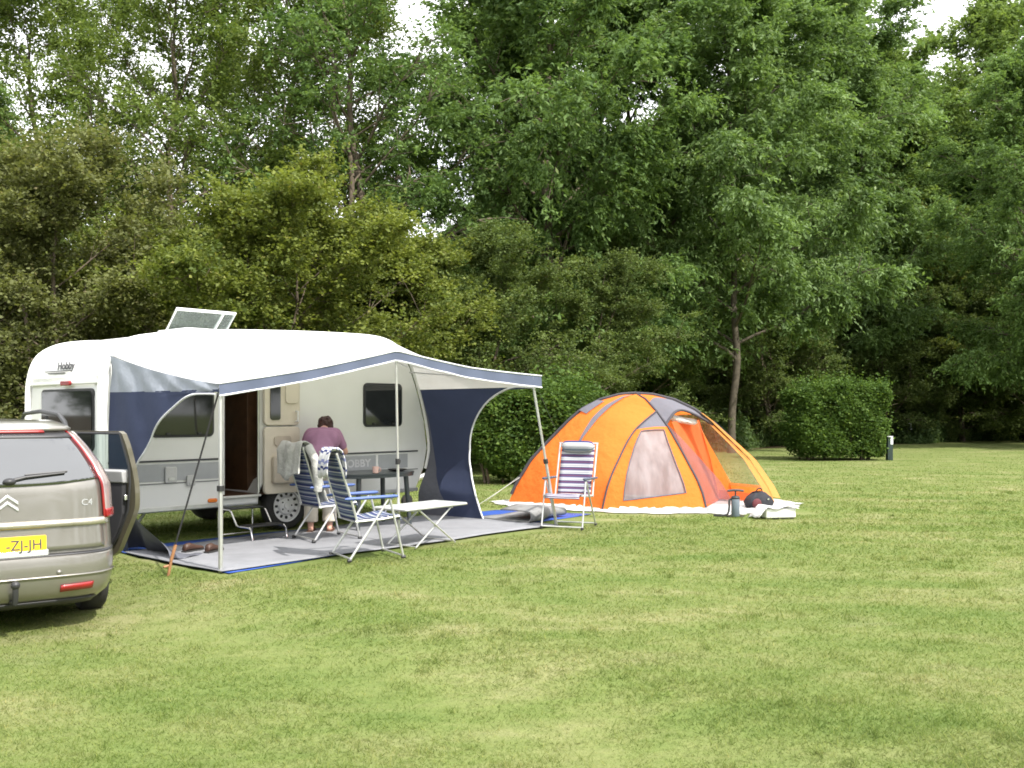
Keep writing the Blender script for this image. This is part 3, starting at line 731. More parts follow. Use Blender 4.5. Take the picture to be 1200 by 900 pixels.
# the tail is tall: heights above the waist are stretched
def zm(z): return interp(z, [0,.9,1.045,1.475,1.575,1.615,1.70], [0,.9,1.19,1.59,1.675,1.725,1.80])
XR, XF, YH = [([zm(k) for k in t_[0]], t_[1]) for t_ in (XR, XF, YH)]
def carp(z):
    xr, xf, b = interp(z, *XR), interp(z, *XF), interp(z, *YH); return xr, xf, b
def rear(q, z, off=0):
    """point on the rear surface, q = -1..1 from the left to the right side, pushed out by off"""
    xr, xf, b = carp(z); a_, xc = (xf-xr)/2, (xf+xr)/2
    y = -q*b
    x = xc - a_*(1-abs(q)**NEX)**(1/NEX)
    p = Vector((x, y, z))
    if off:
        d = .004
        q2 = min(max(q, -.985), .985)
        t1 = rear(q2+d if q2 < .98 else q2, z) - rear(q2-d, z); t2 = rear(q2, min(z+d, 1.6)) - rear(q2, z-d)
        n = t1.cross(t2).normalized()
        if n.x > 0 and abs(q) < .9: n = -n
        if n.y*(-q) < 0 and abs(q) >= .9: n = -n
        p += n*off
    return p
b = MB(); zs = [.22,.26,.30,.36,.45,.52,.58,.62,.645,.67,.70,.76,.82,.88,.94,1.0,1.03,1.06,1.12,1.2,1.28,1.35,1.4,1.45,1.5,1.53,1.55,1.57,1.59,1.615]; zs = [zm(z) for z in zs]
NT = 128; rg = []
for z in zs:
    xr, xf, hb = carp(z); a_, xc = (xf-xr)/2, (xf+xr)/2; r_ = []
    for k in range(NT):
        t = 2*math.pi*k/NT; c_, s_ = math.cos(t), math.sin(t)
        r_.append((xc + a_*math.copysign(abs(c_)**(2/NEX), c_), hb*math.copysign(abs(s_)**(2/NEX), s_), z))
    rg.append(r_)
b.rings(rg); cbody = b.build('body', M['paint'], car, smooth=35)
def patch(name, mat, qz, off, parent=None, nu=14, nv=8, th=.012, smooth_=60):
    """thin shell on the rear surface; qz(u,t) gives (q,z)"""
    a = MB(); a.grid(lambda u, t: rear(*qz(u, t), off), nu, nv)
    o = a.build(name, mat, parent or car, smooth=smooth_, solid=th); o.modifiers['thickness'].offset = 0
    return o
rect = lambda q0, q1, z0, z1: (lambda u, t: (lerp(q0, q1, u), lerp(z0, z1, t)))
tg = patch('tailgate', M['paint'], rect(-.812, .812, .665, zm(1.5)), .006, nu=30, nv=22, th=.010)
gl_ = patch('rear_window', M['car_glass'], lambda u, t: (lerp(-.815, .815, u), lerp(zm(1.045)+.035*abs(2*u-1)**2, zm(1.475), t)), .014, nu=30, nv=14)
sp = patch('spoiler', M['paint'], rect(-.88, .88, zm(1.50), zm(1.575)), .035, nu=26, nv=5, th=.03)
patch('brake_light', M['red_lens'], rect(-.52, .52, zm(1.478), zm(1.502)), .030, sp, nu=16, nv=2, th=.02)
patch('spoiler_edge', M['car_black'], rect(-.84, .84, zm(1.44), zm(1.48)), .020, sp, nu=24, nv=2, th=.012)
a = MB(); a.tube([rear(.02, 1.225, .03), rear(.16, 1.25, .034), rear(.52, 1.275, .034)], [.016,.013,.008], 8); a.tube([rear(.16,1.27,.03), rear(.55,1.29,.026)], .007, 6); a.ball(rear(.02,1.22,.03), (.04,.05,.03), 8); a.build('wiper', M['car_black'], car)
a = MB(); pts = [rear(q, .885, .012) for q in np.linspace(-.86, .86, 33)]
rgs = []
for p in pts: rgs.append([p+Vector((dx, 0, dz)) for dx, dz in ((0,-.032),(-.022,-.022),(-.03,.0),(-.02,.022),(0,.03),(.02,0))])
a.rings(rgs); a.build('tailgate_moulding', pm('moulding_pale', (.44,.41,.35), .25, .5, coat=1), car, smooth=60)
# lamps
for sgn, nm in ((1, 'tail_lamp'), (-1, 'tail_lamp')):
    l0 = patch(nm, M['lens_clear'], lambda u, t: (sgn*lerp(.832, .93, u), lerp(.90, zm(1.49), t)), .018, nu=8, nv=24, th=.02)
    patch('red_lens', M['red_lens'], lambda u, t: (sgn*lerp(.820, .831, u), lerp(.90, zm(1.50), t)), .017, l0, nu=4, nv=24, th=.02)
    patch('brake_lens', M['red_lens'], lambda u, t: (sgn*lerp(.832, .935, u), lerp(.905, .975, t)), .030, l0, nu=8, nv=4, th=.012)
    patch('reflector', M['red_lens'], lambda u, t: (sgn*lerp(.42, .70, u), lerp(.345, .395, t) + .008*u), .010, nu=10, nv=2, th=.014)
patch('bumper_groove', M['car_black'], rect(-.95, .95, .628, .645), .004, nu=36, nv=1, th=.006)
patch('bumper_valance', M['car_black'], rect(-.80, .80, .215, .27), .010, nu=24, nv=2, th=.01)
patch('bumper_crease', M['paint'], rect(-.93, .93, .46, .475), .007, nu=36, nv=1, th=.010)
for q_ in (.40, -.40): a = MB(); a.ball(rear(q_,.50,.0), .020, 6); a.build('parking_sensor', M['paint'], car)
# number plate, emblem, badge
pc = rear(0, .735, .02); tilt = Vector((.08, 0, 1)).normalized()
a = MB(); a.slab(rrect(.55, .13, .012), pc+Vector((0,0,0)), (0,-1,0), tilt, .012); pl = a.build('number_plate', M['plate'], car, bevel=.002)
a = MB(); a.slab(rrect(.58, .05, .01), pc+Vector((.012,0,-.075)), (0,-1,0), tilt, .03); a.build('plate_holder', M['silver'], pl, bevel=.004)
text_part('plate_lettering', '-ZJ-JH', .112, M['dark_letter'], pl, pc+Vector((-.0145,-.245,-.041)), (0,-1,0), tilt, bold=.0012, align='RIGHT', squash=.94)
a = MB()
for dz in (0, .052):
    poly = [(-.078,-.035),(0,.025),(.078,-.035),(.078,-.008),(0,.052),(-.078,-.008)]
    a.slab([(x, y+dz) for x, y in poly], rear(0, 1.03, .008), (0,-1,0), Vector((.11,0,1)).normalized(), .014)
a.build('emblem', M['silver'], car, bevel=.003)
text_part('badge', 'C4', .072, M['silver'], car, rear(.62,1.02,.014), (rear(.75,1.02)-rear(.62,1.02)), Vector((.12,0,1)), ext=.004, bold=.0, squash=1.1)
# tow bar, exhaust
a = MB(); a.tube([(.25,-.03,.30),(.05,-.03,.28),(-.07,-.03,.30),(-.09,-.03,.36),(-.09,-.03,.42)], .022, 8); a.ball((-.09,-.03,.44), .034, 8); a.build('tow_bar', M['car_black'], car)
a = MB(); a.tube([(.5,.5,.22),(.06,.5,.20)], .035, 10); a.build('exhaust', M['alu'], car)
# side windows, wheels, roof rails
def sidept(x, z, sgn, off=.006):
    xr, xf, hb = carp(z); a_, xc = (xf-xr)/2, (xf+xr)/2
    u = min(.999, abs((x-xc)/a_)); return Vector((x, sgn*(hb*(1-u**NEX)**(1/NEX)+off), z))
for sgn in (1, -1):
    for x0, x1, nm in ((.62, 1.15, 'quarter_window'), (1.22, 2.1, 'side_window'), (2.18, 2.75, 'side_window')):
        a = MB(); a.grid(lambda u, t: sidept(lerp(x0, x1, u) + (-.10 if x0 > 2.1 else .12*(x0 < 1))*t*(u if x0 > 2.1 else 1-u), zm(lerp(1.06, 1.42, t)), sgn), 8, 8); a.build(nm, M['car_glass'], car, smooth=60, solid=.008)
    a = MB(); a.tube([(.58, sgn*.54, 1.64), (.72, sgn*.55, 1.70), (.95, sgn*.55, 1.765), (1.8, sgn*.55, 1.795), (2.6, sgn*.55, 1.77), (2.85, sgn*.54, 1.66)], [.016,.021,.02,.02,.02,.014], 8)
    a.tube([(1.5, sgn*.55, 1.64),(1.5, sgn*.55, 1.75)], .014, 6)
    a.build('roof_rail', M['car_black'], car)
    for x in (.93, 3.66):
        a = MB(); a.grid(lambda u, t: sidept(x + .36*math.cos(math.pi*u)*(1 if t else .0), .24+.40*math.sin(math.pi*u)*t if t else .24, sgn, .004), 16, 1); a.build('wheel_arch_shade', M['car_black'], car, solid=.006)  # dark half-disc on the solid side imitates the shaded wheel well
        wheel(car, (x, sgn*(.80), .315), .315, .205, (0, sgn, 0), M['alu'], holes=9)
a = MB(); a.slab([(3.45,-.70),(3.0,-.68),(2.45,-.55),(2.45,.55),(3.0,.68),(3.45,.70)], (0,0,0), (1,0,0), (0,1,0), .001)
a = MB(); a.grid(lambda u, t: (interp(zm(lerp(1.03,1.5,t)), *XF)+.006, lerp(-1,1,u)*interp(zm(lerp(1.03,1.5,t)), *YH)*.86, zm(lerp(1.03,1.5,t))), 8, 8); a.build('windscreen', M['car_glass'], car, smooth=60, solid=.008)
# black sheet on the closed side imitating the unlit door opening, and the door swung out on its front hinges
a = MB(); a.grid(lambda u, t: sidept(lerp(1.18, 2.10, u), zm(lerp(.36, 1.46, t)), -1, .008), 8, 12); a.build('doorway_shade', M['car_black'], car, smooth=60, solid=.004)
HX, HY = 2.12, -.92
da = R(29)
dd = Vector((-math.cos(da), -math.sin(da), 0)); dn = Vector((-math.sin(da), math.cos(da), 0))   # along the door, and towards the cabin
dn = -dn if dn.y < 0 else dn
def dpt(x, z, n=0):
    x *= .9; z = zm(z)
    return Vector((HX, HY, z)) + dd*x + dn*(n + .16*max(0, z-1.1))
oline = [(0,.36),(.62,.36),(.74,.42),(.84,.58),(.97,.80),(1.0,.92),(.985,1.03),(.975,1.12),(.94,1.32),(.895,1.46),(.85,1.49),(.0,1.49)]
oline = [oline[0]] + [(p.x, p.y) for p in path([(x, z, 0) for x, z in oline[1:10]], 30)] + oline[10:]
hole = [(.05,1.07),(.945,1.07),(.91,1.32),(.865,1.455),(.05,1.455)]
def doorskin(n0, flip, mat, nm, parent, ol, hl):
    a = MB(); L_ = [[Vector((x, z, 0)) for x, z in ol]] + ([[Vector((x, z, 0)) for x, z in hl]] if hl else [])
    pts = [p for l in L_ for p in l]
    a.add([dpt(p.x, p.y, n0) for p in pts], [list(t) for t in tessellate_polygon(L_)])
    return a
k_ = []
a = MB()
for ring, n_ in ((oline, 1), (hole, -1)):
    n = len(ring)
    vs = [dpt(x, z, 0) for x, z in ring] + [dpt(x, z, .06) for x, z in ring]
    a.add(vs, [(i, (i+1) % n, n+(i+1) % n, n+i) for i in range(n)])
for n0 in (0, .06):
    L_ = [[Vector((x, z, 0)) for x, z in oline], [Vector((x, z, 0)) for x, z in hole]]; pts = [p for l in L_ for p in l]
    a.add([dpt(p.x, p.y, n0) for p in pts], [list(t) for t in tessellate_polygon(L_)])
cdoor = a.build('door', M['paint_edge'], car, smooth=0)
a = MB(); inner = [(.06,.42),(.58,.42),(.70,.50),(.80,.66),(.86,.80),(.88,1.06),(.06,1.06)]
a.add([dpt(x, z, .062) for x, z in inner] + [dpt(x, z, .10) for x, z in inner], [tuple(range(7)), tuple(range(7,14))] + [(i, (i+1)%7, 7+(i+1)%7, 7+i) for i in range(7)]); a.build('door_trim', M['car_inner'], cdoor, smooth=0, bevel=.012)
a = MB(); a.add([dpt(x, z, n) for n in (.065,.125) for x, z in ((.06,1.0),(.90,1.0),(.90,1.075),(.06,1.075))], [(0,1,2,3),(4,5,6,7),(0,1,5,4),(1,2,6,5),(2,3,7,6),(3,0,4,7)]); a.build('door_sill_trim', M['car_inner_pale'], cdoor, smooth=0, bevel=.012)
a = MB(); a.add([dpt(x, z, .04) for x, z in [(.04,1.065),(.95,1.065),(.915,1.325),(.87,1.46),(.04,1.46)]], [(0,1,2,3,4)]); a.build('door_window', M['car_clear'], cdoor, smooth=0, solid=.004)
a = MB(); a.tube([dpt(0,.40,.04),dpt(.62,.40,.09),dpt(.80,.60,.09),dpt(.93,.84,.09),dpt(.955,1.0,.09),dpt(.945,1.12,.066),dpt(.87,1.465,.066),dpt(0,1.465,.088)], .012, 6); a.build('door_seal', M['car_black'], cdoor)
a = MB(); p = dpt(.90,.93,.095); a.box(p, (.03,.03,.05)); a.build('door_latch', M['silver'], cdoor, bevel=.004)

# ------------------------------------------------------------------ folding chairs
def make_chair(fab, armm, label, group):
    root = empty('folding_chair'); tag(root, label, 'folding chair', group)
    HW = .265
    seat_prof = [(.29,.395),(.275,.435),(.22,.452),(.05,.425),(-.12,.405),(-.21,.42)]
    back_prof = [(-.205,.43),(-.25,.58),(-.315,.78),(-.375,.97),(-.41,1.08)]
    def strip(prof, w, sag):
        pp = path([(p[0], 0, p[1]) for p in prof], 40)
        return lambda u, t: pp[min(40, int(round(t*40)))] + Vector((0, (u-.5)*2*w, 0)) + Vector((.0, 0, -sag*math.sin(math.pi*u)*math.sin(math.pi*t)))
    a = MB(); a.grid(strip(seat_prof, .235, .015), 8, 40); a.build('seat', fab, root, smooth=60, solid=.014)
    pp = path([(p[0], 0, p[1]) for p in back_prof], 40)
    a = MB(); a.grid(lambda u, t: pp[min(40, int(round(t*40)))] + Vector((-.02*math.sin(math.pi*u), (u-.5)*.47, 0)), 8, 40); a.build('backrest', fab, root, smooth=60, solid=.014)
    # padded head roll
    a = MB(); rg = []
    for k in range(13):
        y = -.24+.48*k/12; f = (1-abs(2*k/12-1)**6)**.5*.9+.12
        rg.append([(-.385+(.045*math.cos(2*math.pi*q/16)+.02)*f, y, 1.06+.075*math.sin(2*math.pi*q/16)*f) for q in range(16)])
    o_ = len(a.v); a.rings(rg)
    for k in range(13):
        for q in range(16): a.uv[o_+k*16+q] = (k/12, q/16)
    a.build('head_pillow', M['str_pillow'], root, smooth=70)
    for s in (-1, 1):
        y = s*HW
        a = MB(); a.tube([(-.20,y,.40),(-.25,y,.58),(-.315,y,.78),(-.375,y,.97),(-.42,y,1.10)], .0125, 8); a.tube([(-.22,y,.405),(.05,y,.415),(.26,y,.44)], .0125, 8)
        a.build('side_frame', M['alu'], root)
        a = MB(); a.tube([(.13,y*1.06,.62),(-.06,y*1.06,.34),(-.29,y*1.06,.012)], .0125, 8); a.build('leg', M['alu'], root)
        a = MB(); a.tube([(.15,y*1.06,.62),(.22,y*1.06,.34),(.30,y*1.06,.012)], .0125, 8); a.build('leg', M['alu'], root)
        a = MB(); rg = []
        for x, w_, h_ in ((-.34,.016,.010),(-.31,.024,.016),(-.1,.026,.017),(.1,.030,.019),(.20,.028,.018),(.235,.014,.010)):
            rg.append([(x, y*1.07+w_*math.cos(2*math.pi*q/12), .64+.02*(x+.3)+h_*math.sin(2*math.pi*q/12)) for q in range(12)])
        a.rings(rg); a.build('armrest', armm, root, smooth=60)
        for x in (-.29, .30):
            a = MB(); a.tube([(x-.02, y*1.06, .016),(x+.02, y*1.06, .016)], .019, 8); a.build('foot_cap', M['black'], root)
    for x, z, nm in ((-.275,.03,'stretcher'),(.285,.03,'stretcher'),(-.42,1.10,'top_bar'),(-.2,.40,'stretcher')):
        a = MB(); a.tube([(x,-HW*1.05,z),(x,HW*1.05,z)], .0115, 8); a.build(nm, M['alu'], root)
    return root
GC = 'folding camping chairs'
ch1 = make_chair(M['str_blue'], M['arm_blue'], 'blue and grey striped folding chair beside the pale folding table at the carpet edge', GC)
ch1.location = (-1.53, 10.33, .02); ch1.rotation_euler.z = R(29)
ch2 = copy_tree(ch1); ch2.location = (-2.22, 11.74, .03); ch2.rotation_euler.z = R(36)
ch2['label'] = 'blue striped folding chair with a pale grey cloth hung over its back, behind the woman'
ch3 = make_chair(M['str_mauve'], M['arm_grey'], 'purple and white striped folding chair in front of the orange tent', GC)
ch3.location = (.76, 13.08, .012); ch3.rotation_euler.z = R(-112)
# cloth hung over the second chair's back
rt = empty('draped_cloth', ch2.location, R(36)); tag(rt, 'crumpled pale grey jacket hung over the back of a blue striped chair', 'jacket')
a = MB()
def drape(u, t):
    y = lerp(-.30, .24, u) + .02*math.sin(t*9+u*4)
    s_ = (t-.34)*1.15
    if abs(s_) < .06: x, z = -.42 + s_*.6, 1.165 - abs(s_)*.3
    elif s_ < 0: x, z = -.475+.03*math.sin(u*11) + (-.05*(-s_)), 1.15+s_*1.0
    else: x, z = -.375 + .35*(s_-.06)+.03*math.sin(u*9+1), 1.14-(s_-.06)*1.02
    return Vector((x + .018*math.sin(u*22+t*3), y, z + .05*math.sin(u*6+1)*(1 if t in (0,1) else .3)))
a.grid(drape, 26, 34); a.build('jacket_body', M['jacket'], rt, smooth=180, solid=.012)
a = MB(); a.tube(path([(-.36,-.27,1.12),(-.30,-.34,.95),(-.26,-.33,.75),(-.25,-.30,.60)], 12), [.05]*5+[.06]*4+[.05]*4, 10); a.build('sleeve', M['jacket'], rt, smooth=70)
# tea towel over the top of the first chair
rt = empty('striped_towel', ch1.location, R(29)); tag(rt, 'small white and navy towel thrown over the top of the nearer blue chair', 'towel')
a = MB()
a.grid(lambda u, t: Vector((-.43+.10*math.cos(math.pi*(t*1.2-.1))*-1+.012*math.sin(u*19), lerp(-.29,-.02,u), 1.145-.9*max(0,abs(t-.5)-.15)**1.1+.015*math.sin(u*13+t*5))), 16, 18); a.build('cloth', stripes('towel_check', [(0,WHT),(.45,NAVY),(.6,WHT),(.8,(.2,.22,.4))], 5), rt, smooth=180, solid=.01)

# ------------------------------------------------------------------ tables
tb = empty('folding_table', (-1.05, 11.36, .02), math.atan2(.8, .6)); tag(tb, 'low pale grey camping table with crossed aluminium legs at the carpet edge', 'table')
a = MB(); a.slab(rrect(1.06, .52, .03), (0,0,.425), (1,0,0), (0,1,0), .028); a.build('tabletop', M['table_pale'], tb, bevel=.006)
a = MB(); a.slab(rrect(1.075, .535, .035), (0,0,.428), (1,0,0), (0,1,0), .018); a.build('rim', M['alu'], tb, bevel=.004)
for y in (-.22, .22):
    for s in (-1, 1):
        a = MB(); a.tube([(s*.30, y+.012*s, .425),(-s*.33, y+.012*s, .0)], .011, 8); a.build('leg', M['alu'], tb)
for x, z in ((.33,.015),(-.33,.015),(.30,.41),(-.30,.41)):
    a = MB(); a.tube([(x,-.22,z),(x,.22,z)], .009, 6); a.build('stretcher', M['alu'], tb)
tp = CW(3.35, .62)
td = empty('oval_table', (tp.x, tp.y, .02), CA); tag(td, 'dark grey oval plastic table standing under the caravan window', 'table')
a = MB(); ov = [(.62*math.copysign(abs(math.cos(t))**.75, math.cos(t)), .40*math.copysign(abs(math.sin(t))**.75, math.sin(t))) for t in [2*math.pi*k/48 for k in range(48)]]
a.slab(ov, (0,0,.70), (1,0,0), (0,1,0), .025); a.slab([(x*.985, y*.98) for x, y in ov], (0,0,.665), (1,0,0), (0,1,0), .035); a.build('tabletop', M['table_dark'], td, bevel=.006)
for x in (-.42, .42):
    for y in (-.25, .25):
        a = MB(); a.tube([(x*.96,y*.96,.665),(x*1.06,y*1.1,0)], [.034,.026], 8); a.build('leg', M['table_dark'], td, smooth=60)
cp = CW(3.15, .95); cu = empty('cup', (cp.x, cp.y, .745)); tag(cu, 'small pale pink cup on the dark oval table', 'cup')
a = MB(); a.lathe([(.025,0),(.038,.01),(.042,.09),(.038,.09),(.034,.015),(.005,.012)], seg=20); a.build('bowl', M['cup'], cu)
a = MB(); a.tube([(.04,0,.075),(.065,0,.07),(.068,0,.035),(.04,0,.025)], .006, 6); a.build('handle', M['cup'], cu)
dp = CW(3.65, .80); ds = empty('dish', (dp.x, dp.y, .745)); tag(ds, 'shallow black dish lying on the dark oval table', 'dish')
a = MB(); a.lathe([(.05,0),(.10,.012),(.13,.03),(.125,.033),(.09,.016),(.01,.012)], seg=24); a.build('bowl', M['black'], ds)

# ------------------------------------------------------------------ person leaning over the table, seen from behind
pe = empty('person', (-2.43, 12.45, .024), R(4)); tag(pe, 'woman in mauve shirt and cream trousers bending forward with her back turned', 'person')
# local: +y is the way the figure faces, +x to its right
def caps(a, p, q, r0, r1, seg=14, n=5):
    p, q = Vector(p), Vector(q); d = (q-p).normalized(); pts, rs = [], []
    for k in range(n+1):
        t = math.pi/2*k/n; pts.append(p - d*r0*math.cos(t)); rs.append(max(r0*math.sin(t), .0015))
    for k in range(1, 4): pts.append(p.lerp(q, k/4)); rs.append(lerp(r0, r1, k/4))
    for k in range(n+1):
        t = math.pi/2*k/n; pts.append(q + d*r1*math.sin(t)); rs.append(max(r1*math.cos(t), .0015))
    a.tube(pts, rs, seg)
def fuse(a, name, mat, vox, it=6, parent=None):
    o = a.build(name, mat, parent, smooth=0)
    r = o.modifiers.new('fuse', 'REMESH'); r.mode = 'VOXEL'; r.voxel_size = vox; r.use_smooth_shade = True
    s = o.modifiers.new('smooth', 'SMOOTH'); s.factor = .5; s.iterations = it
    return o
HIP = Vector((0,-.06,.86)); CH = Vector((0,.17,1.13)); SHD = Vector((0,.30,1.255)); NK = Vector((0.005,.38,1.285)); HD = Vector((0.01,.475,1.335))
ank = {-1: Vector((-.12,-.02,.07)), 1: Vector((.11,.03,.07))}
knee = {-1: Vector((-.115,.01,.46)), 1: Vector((.11,.05,.46))}
sho = {s: SHD + Vector((s*.185,-.02,-.05)) for s in (-1,1)}
elb = {-1: Vector((-.265,.36,1.02)), 1: Vector((.275,.34,1.00))}
wri = {-1: Vector((-.13,.55,.92)), 1: Vector((.14,.53,.90))}
a = MB()
caps(a, HIP+Vector((-.07,0,0)), HIP+Vector((.07,0,0)), .13, .13); caps(a, HIP, CH, .14, .15); caps(a, CH+Vector((-.08,0,.02)), CH+Vector((.08,0,.02)), .125, .125)
caps(a, SHD+Vector((-.13,0,-.02)), SHD+Vector((.13,0,-.02)), .075, .075); caps(a, SHD, NK+Vector((0,.02,.02)), .062, .055)
a.ball(HD, (.075,.095,.112), 10, Matrix.Rotation(R(-48),3,'X')); a.ball(HD+Vector((0,.055,-.055)), (.055,.05,.055), 8)
a.ball(HD+Vector((0,.115,-.045)), (.014,.02,.022), 6)
for s in (-1,1):
    a.ball(HD+Vector((s*.078,.01,-.02)), (.012,.026,.034), 6)
    caps(a, HIP+Vector((s*.09,0,-.03)), knee[s], .105, .062); caps(a, knee[s], ank[s], .060, .038)
    caps(a, ank[s]+Vector((0,-.025,-.03)), ank[s]+Vector((0,.13,-.048)), .034, .024); caps(a, ank[s]+Vector((s*.01,.12,-.05)), ank[s]+Vector((s*.015,.175,-.055)), .026, .017)
    caps(a, sho[s], elb[s], .053, .042); caps(a, elb[s], wri[s], .041, .026)
    hd_ = (wri[s]-elb[s]).normalized(); pc_ = wri[s] + hd_*.055
    sx_ = hd_.cross(Vector((0,0,1))).normalized()
    caps(a, wri[s]+hd_*.01, pc_, .024, .026); caps(a, pc_-sx_*.022, pc_+sx_*.022, .016, .016)
    for k, (o_, l_) in enumerate(((-.030,.058),(-.010,.072),(.011,.068),(.031,.052))):
        f0 = pc_ + sx_*o_ + hd_*.015; f1 = f0 + hd_*l_*.6 + Vector((0,0,-.012)); f2 = f1 + hd_*l_*.3 + Vector((0,0,-.032))
        caps(a, f0, f1, .0088, .008, 8, 3); caps(a, f1, f2, .008, .007, 8, 3)
    t0 = wri[s] + hd_*.03 - sx_*s*.024; t1 = t0 + hd_*.035 - sx_*s*.03 + Vector((0,0,-.008)); caps(a, t0, t1, .011, .009, 8, 3); caps(a, t1, t1+hd_*.028+sx_*s*.006+Vector((0,0,-.012)), .009, .007, 8, 3)
fuse(a, 'body', M['skin'], .0062, 5, pe)
for s in (-1,1):
    e_ = MB(); e_.ball(HD+Vector((s*.032,.098,.006)), .012, 6); e_.build('eye', M['black'], pe)
m_ = MB(); m_.ball(HD+Vector((0,.095,-.085)), (.024,.012,.007), 6); m_.build('mouth', pm('lips', (.4,.14,.12), .5), pe)
a = MB()
caps(a, HIP+Vector((-.065,0,.10)), HIP+Vector((.065,0,.10)), .142, .142); caps(a, HIP+Vector((0,0,.08)), CH, .16, .172); caps(a, CH+Vector((-.095,0,.02)), CH+Vector((.095,0,.02)), .138, .138)
caps(a, SHD+Vector((-.145,-.01,-.035)), SHD+Vector((.145,-.01,-.035)), .098, .098); caps(a, SHD, NK-Vector((0,.02,.02)), .075, .060)
for s in (-1,1): caps(a, sho[s], sho[s].lerp(elb[s], .62), .072, .064)
fuse(a, 'shirt', M['shirt'], .012, 8, pe)
a = MB()
caps(a, HIP+Vector((-.075,-.01,.03)), HIP+Vector((.075,-.01,.03)), .150, .150); caps(a, HIP+Vector((-.08,-.04,-.06)), HIP+Vector((.08,-.04,-.06)), .130, .130)
for s in (-1,1): caps(a, HIP+Vector((s*.085,-.005,-.06)), knee[s], .125, .095); a.tube([knee[s]+Vector((0,0,.08)), knee[s], knee[s].lerp(ank[s], .5), knee[s].lerp(ank[s], .86)], [.085,.092,.090,.092], 16)
fuse(a, 'trousers', M['trousers'], .012, 8, pe)
a = MB(); a.ball(HD+Vector((0,-.012,.018)), (.094,.108,.118), 10, Matrix.Rotation(R(-48),3,'X')); a.ball(HD+Vector((0,-.06,-.03)), (.088,.06,.095), 8); a.ball(HD+Vector((-.05,-.03,-.01)), (.055,.07,.075), 8); a.ball(HD+Vector((.05,-.03,-.01)), (.055,.07,.08), 8)
for k in range(40):
    t, p_ = random.uniform(0, 2*math.pi), random.uniform(-.2, 1.2)
    d_ = Vector((math.cos(t)*math.cos(p_), math.sin(t)*math.cos(p_)*.8-.25, math.sin(p_))); q_ = HD + Vector((0,-.012,.018)) + Vector((d_.x*.088, d_.y*.10, d_.z*.108)); a.ball(q_, (.022,.022,.02), 4)
fuse(a, 'hair', M['hair'], .009, 2, pe)
for s in (-1,1):
    a = MB(); q_ = ank[s]; a.slab([(-.038,-.07),(.038,-.07),(.044,.06),(.046,.13),(.02,.19),(-.02,.19),(-.046,.13),(-.044,.06)], (q_.x+s*.008, q_.y, -.002), (1,0,0), (0,1,0), .02)
    a.tube([(q_.x-.045, q_.y+.10, .015),(q_.x-.025, q_.y+.10, .055),(q_.x+.025, q_.y+.10, .055),(q_.x+.05, q_.y+.10, .015)], .010, 6); a.build('sandal', M['sandal'], pe)
# ------------------------------------------------------------------ dome tent (world coordinates about its middle)
TO = Vector((2.07, 16.4, 0))
tn = empty('dome_tent', TO); tag(tn, 'orange dome tent with purple pole sleeves, mesh window and open porch on white groundsheet', 'tent')
def T(x, y, z=0): return Vector((x, y, z)) - TO
Lp, Mp, FL, FR, Vp, BR, BL = (T(-.06,16.62), T(.67,15.86), T(1.39,15.15), T(3.05,15.42), T(4.43,16.5), T(3.5,17.95), T(1.3,18.0))
K_ = T(2.07,16.4,1.84)
G1 = ([0,.05,.123,.345,.53,.69,.85,1], [0,.13,.247,.50,.70,.835,.945,1])
G2 = ([0,.06,.186,.30,.48,.58,.73,.88,1], [0,.16,.40,.54,.755,.855,.945,.99,1])
def mer(base, G=G1):
    return lambda t: Vector((lerp(base.x, K_.x, t), lerp(base.y, K_.y, t), K_.z*interp(t, *G)))
mL, mM, mFR, mV, mBR, mBL = mer(Lp, G2), mer(Mp, ([0,.05,.15,.345,.53,.69,.85,1],[0,.16,.34,.60,.77,.88,.96,1])), mer(FR), mer(Vp, G2), mer(BR, G2), mer(BL, G2)
A3 = path([FL, T(1.49,15.2,.40), T(1.66,15.37,.76), T(1.95,15.68,1.22), T(2.37,16.09,1.545)], 40)
def curve(pts): return lambda t: pts[min(len(pts)-1, max(0, int(round(t*(len(pts)-1)))))]
a3 = curve(A3)
def ruled(f0, f1, bulge=0, up=None):
    def fn(u, t):
        p = f0(t).lerp(f1(t), u); c_ = p.copy(); c_.z *= .6
        d_ = Vector((c_.x, c_.y, c_.z*.9+.05)).normalized()
        return p + d_*bulge*math.sin(math.pi*u)*math.sin(math.pi*(.06+.9*t))
    return fn
# left wing, amber middle
fnL = ruled(mL, mM, .04); a = MB(); a.grid(fnL, 14, 36); a.build('left_panel', M['t_orange'], tn, smooth=40)
def right_edge(t):   # up arc 3, then on along the front right pole to the top
    return a3(t/.72) if t < .72 else mFR(lerp(.69, 1, (t-.72)/.28))
fnM = ruled(mM, right_edge, .07); a = MB(); a.grid(fnM, 18, 60); a.build('front_panel', M['t_amber'], tn, smooth=60)
# front window panel between arc 3 and the front right pole
def fr_low(t): return mFR(.69*t)
fnW = ruled(a3, fr_low, .03)
def isw(u, t):
    return .10 < t < .74 and (.20 < u < .84)
a = MB(); a.grid(fnW, 25, 50, mat=lambda u, t: 1 if t > .78 else 0, keep=lambda u, t: not isw(u, t)); wp = a.build('window_panel', [M['t_orange'], M['t_grey']], tn, smooth=60)
a = MB(); a.grid(lambda u, t: fnW(lerp(.19, .85, u), lerp(.09, .75, t)) - Vector((0,-.012,0)), 14, 24); a.build('mesh_window', M['t_mesh'], tn, smooth=60)
a = MB(); e_ = [(.2,.10),(.84,.10),(.84,.74),(.2,.74)]; ee = []
for (u0,t0),(u1,t1) in zip(e_, e_[1:]+e_[:1]): ee += [fnW(lerp(u0,u1,k/10), lerp(t0,t1,k/10))+Vector((0,-.006,0)) for k in range(10)]
a.tube(ee, .010, 5, closed=True); a.build('window_piping', M['t_grey'], tn)
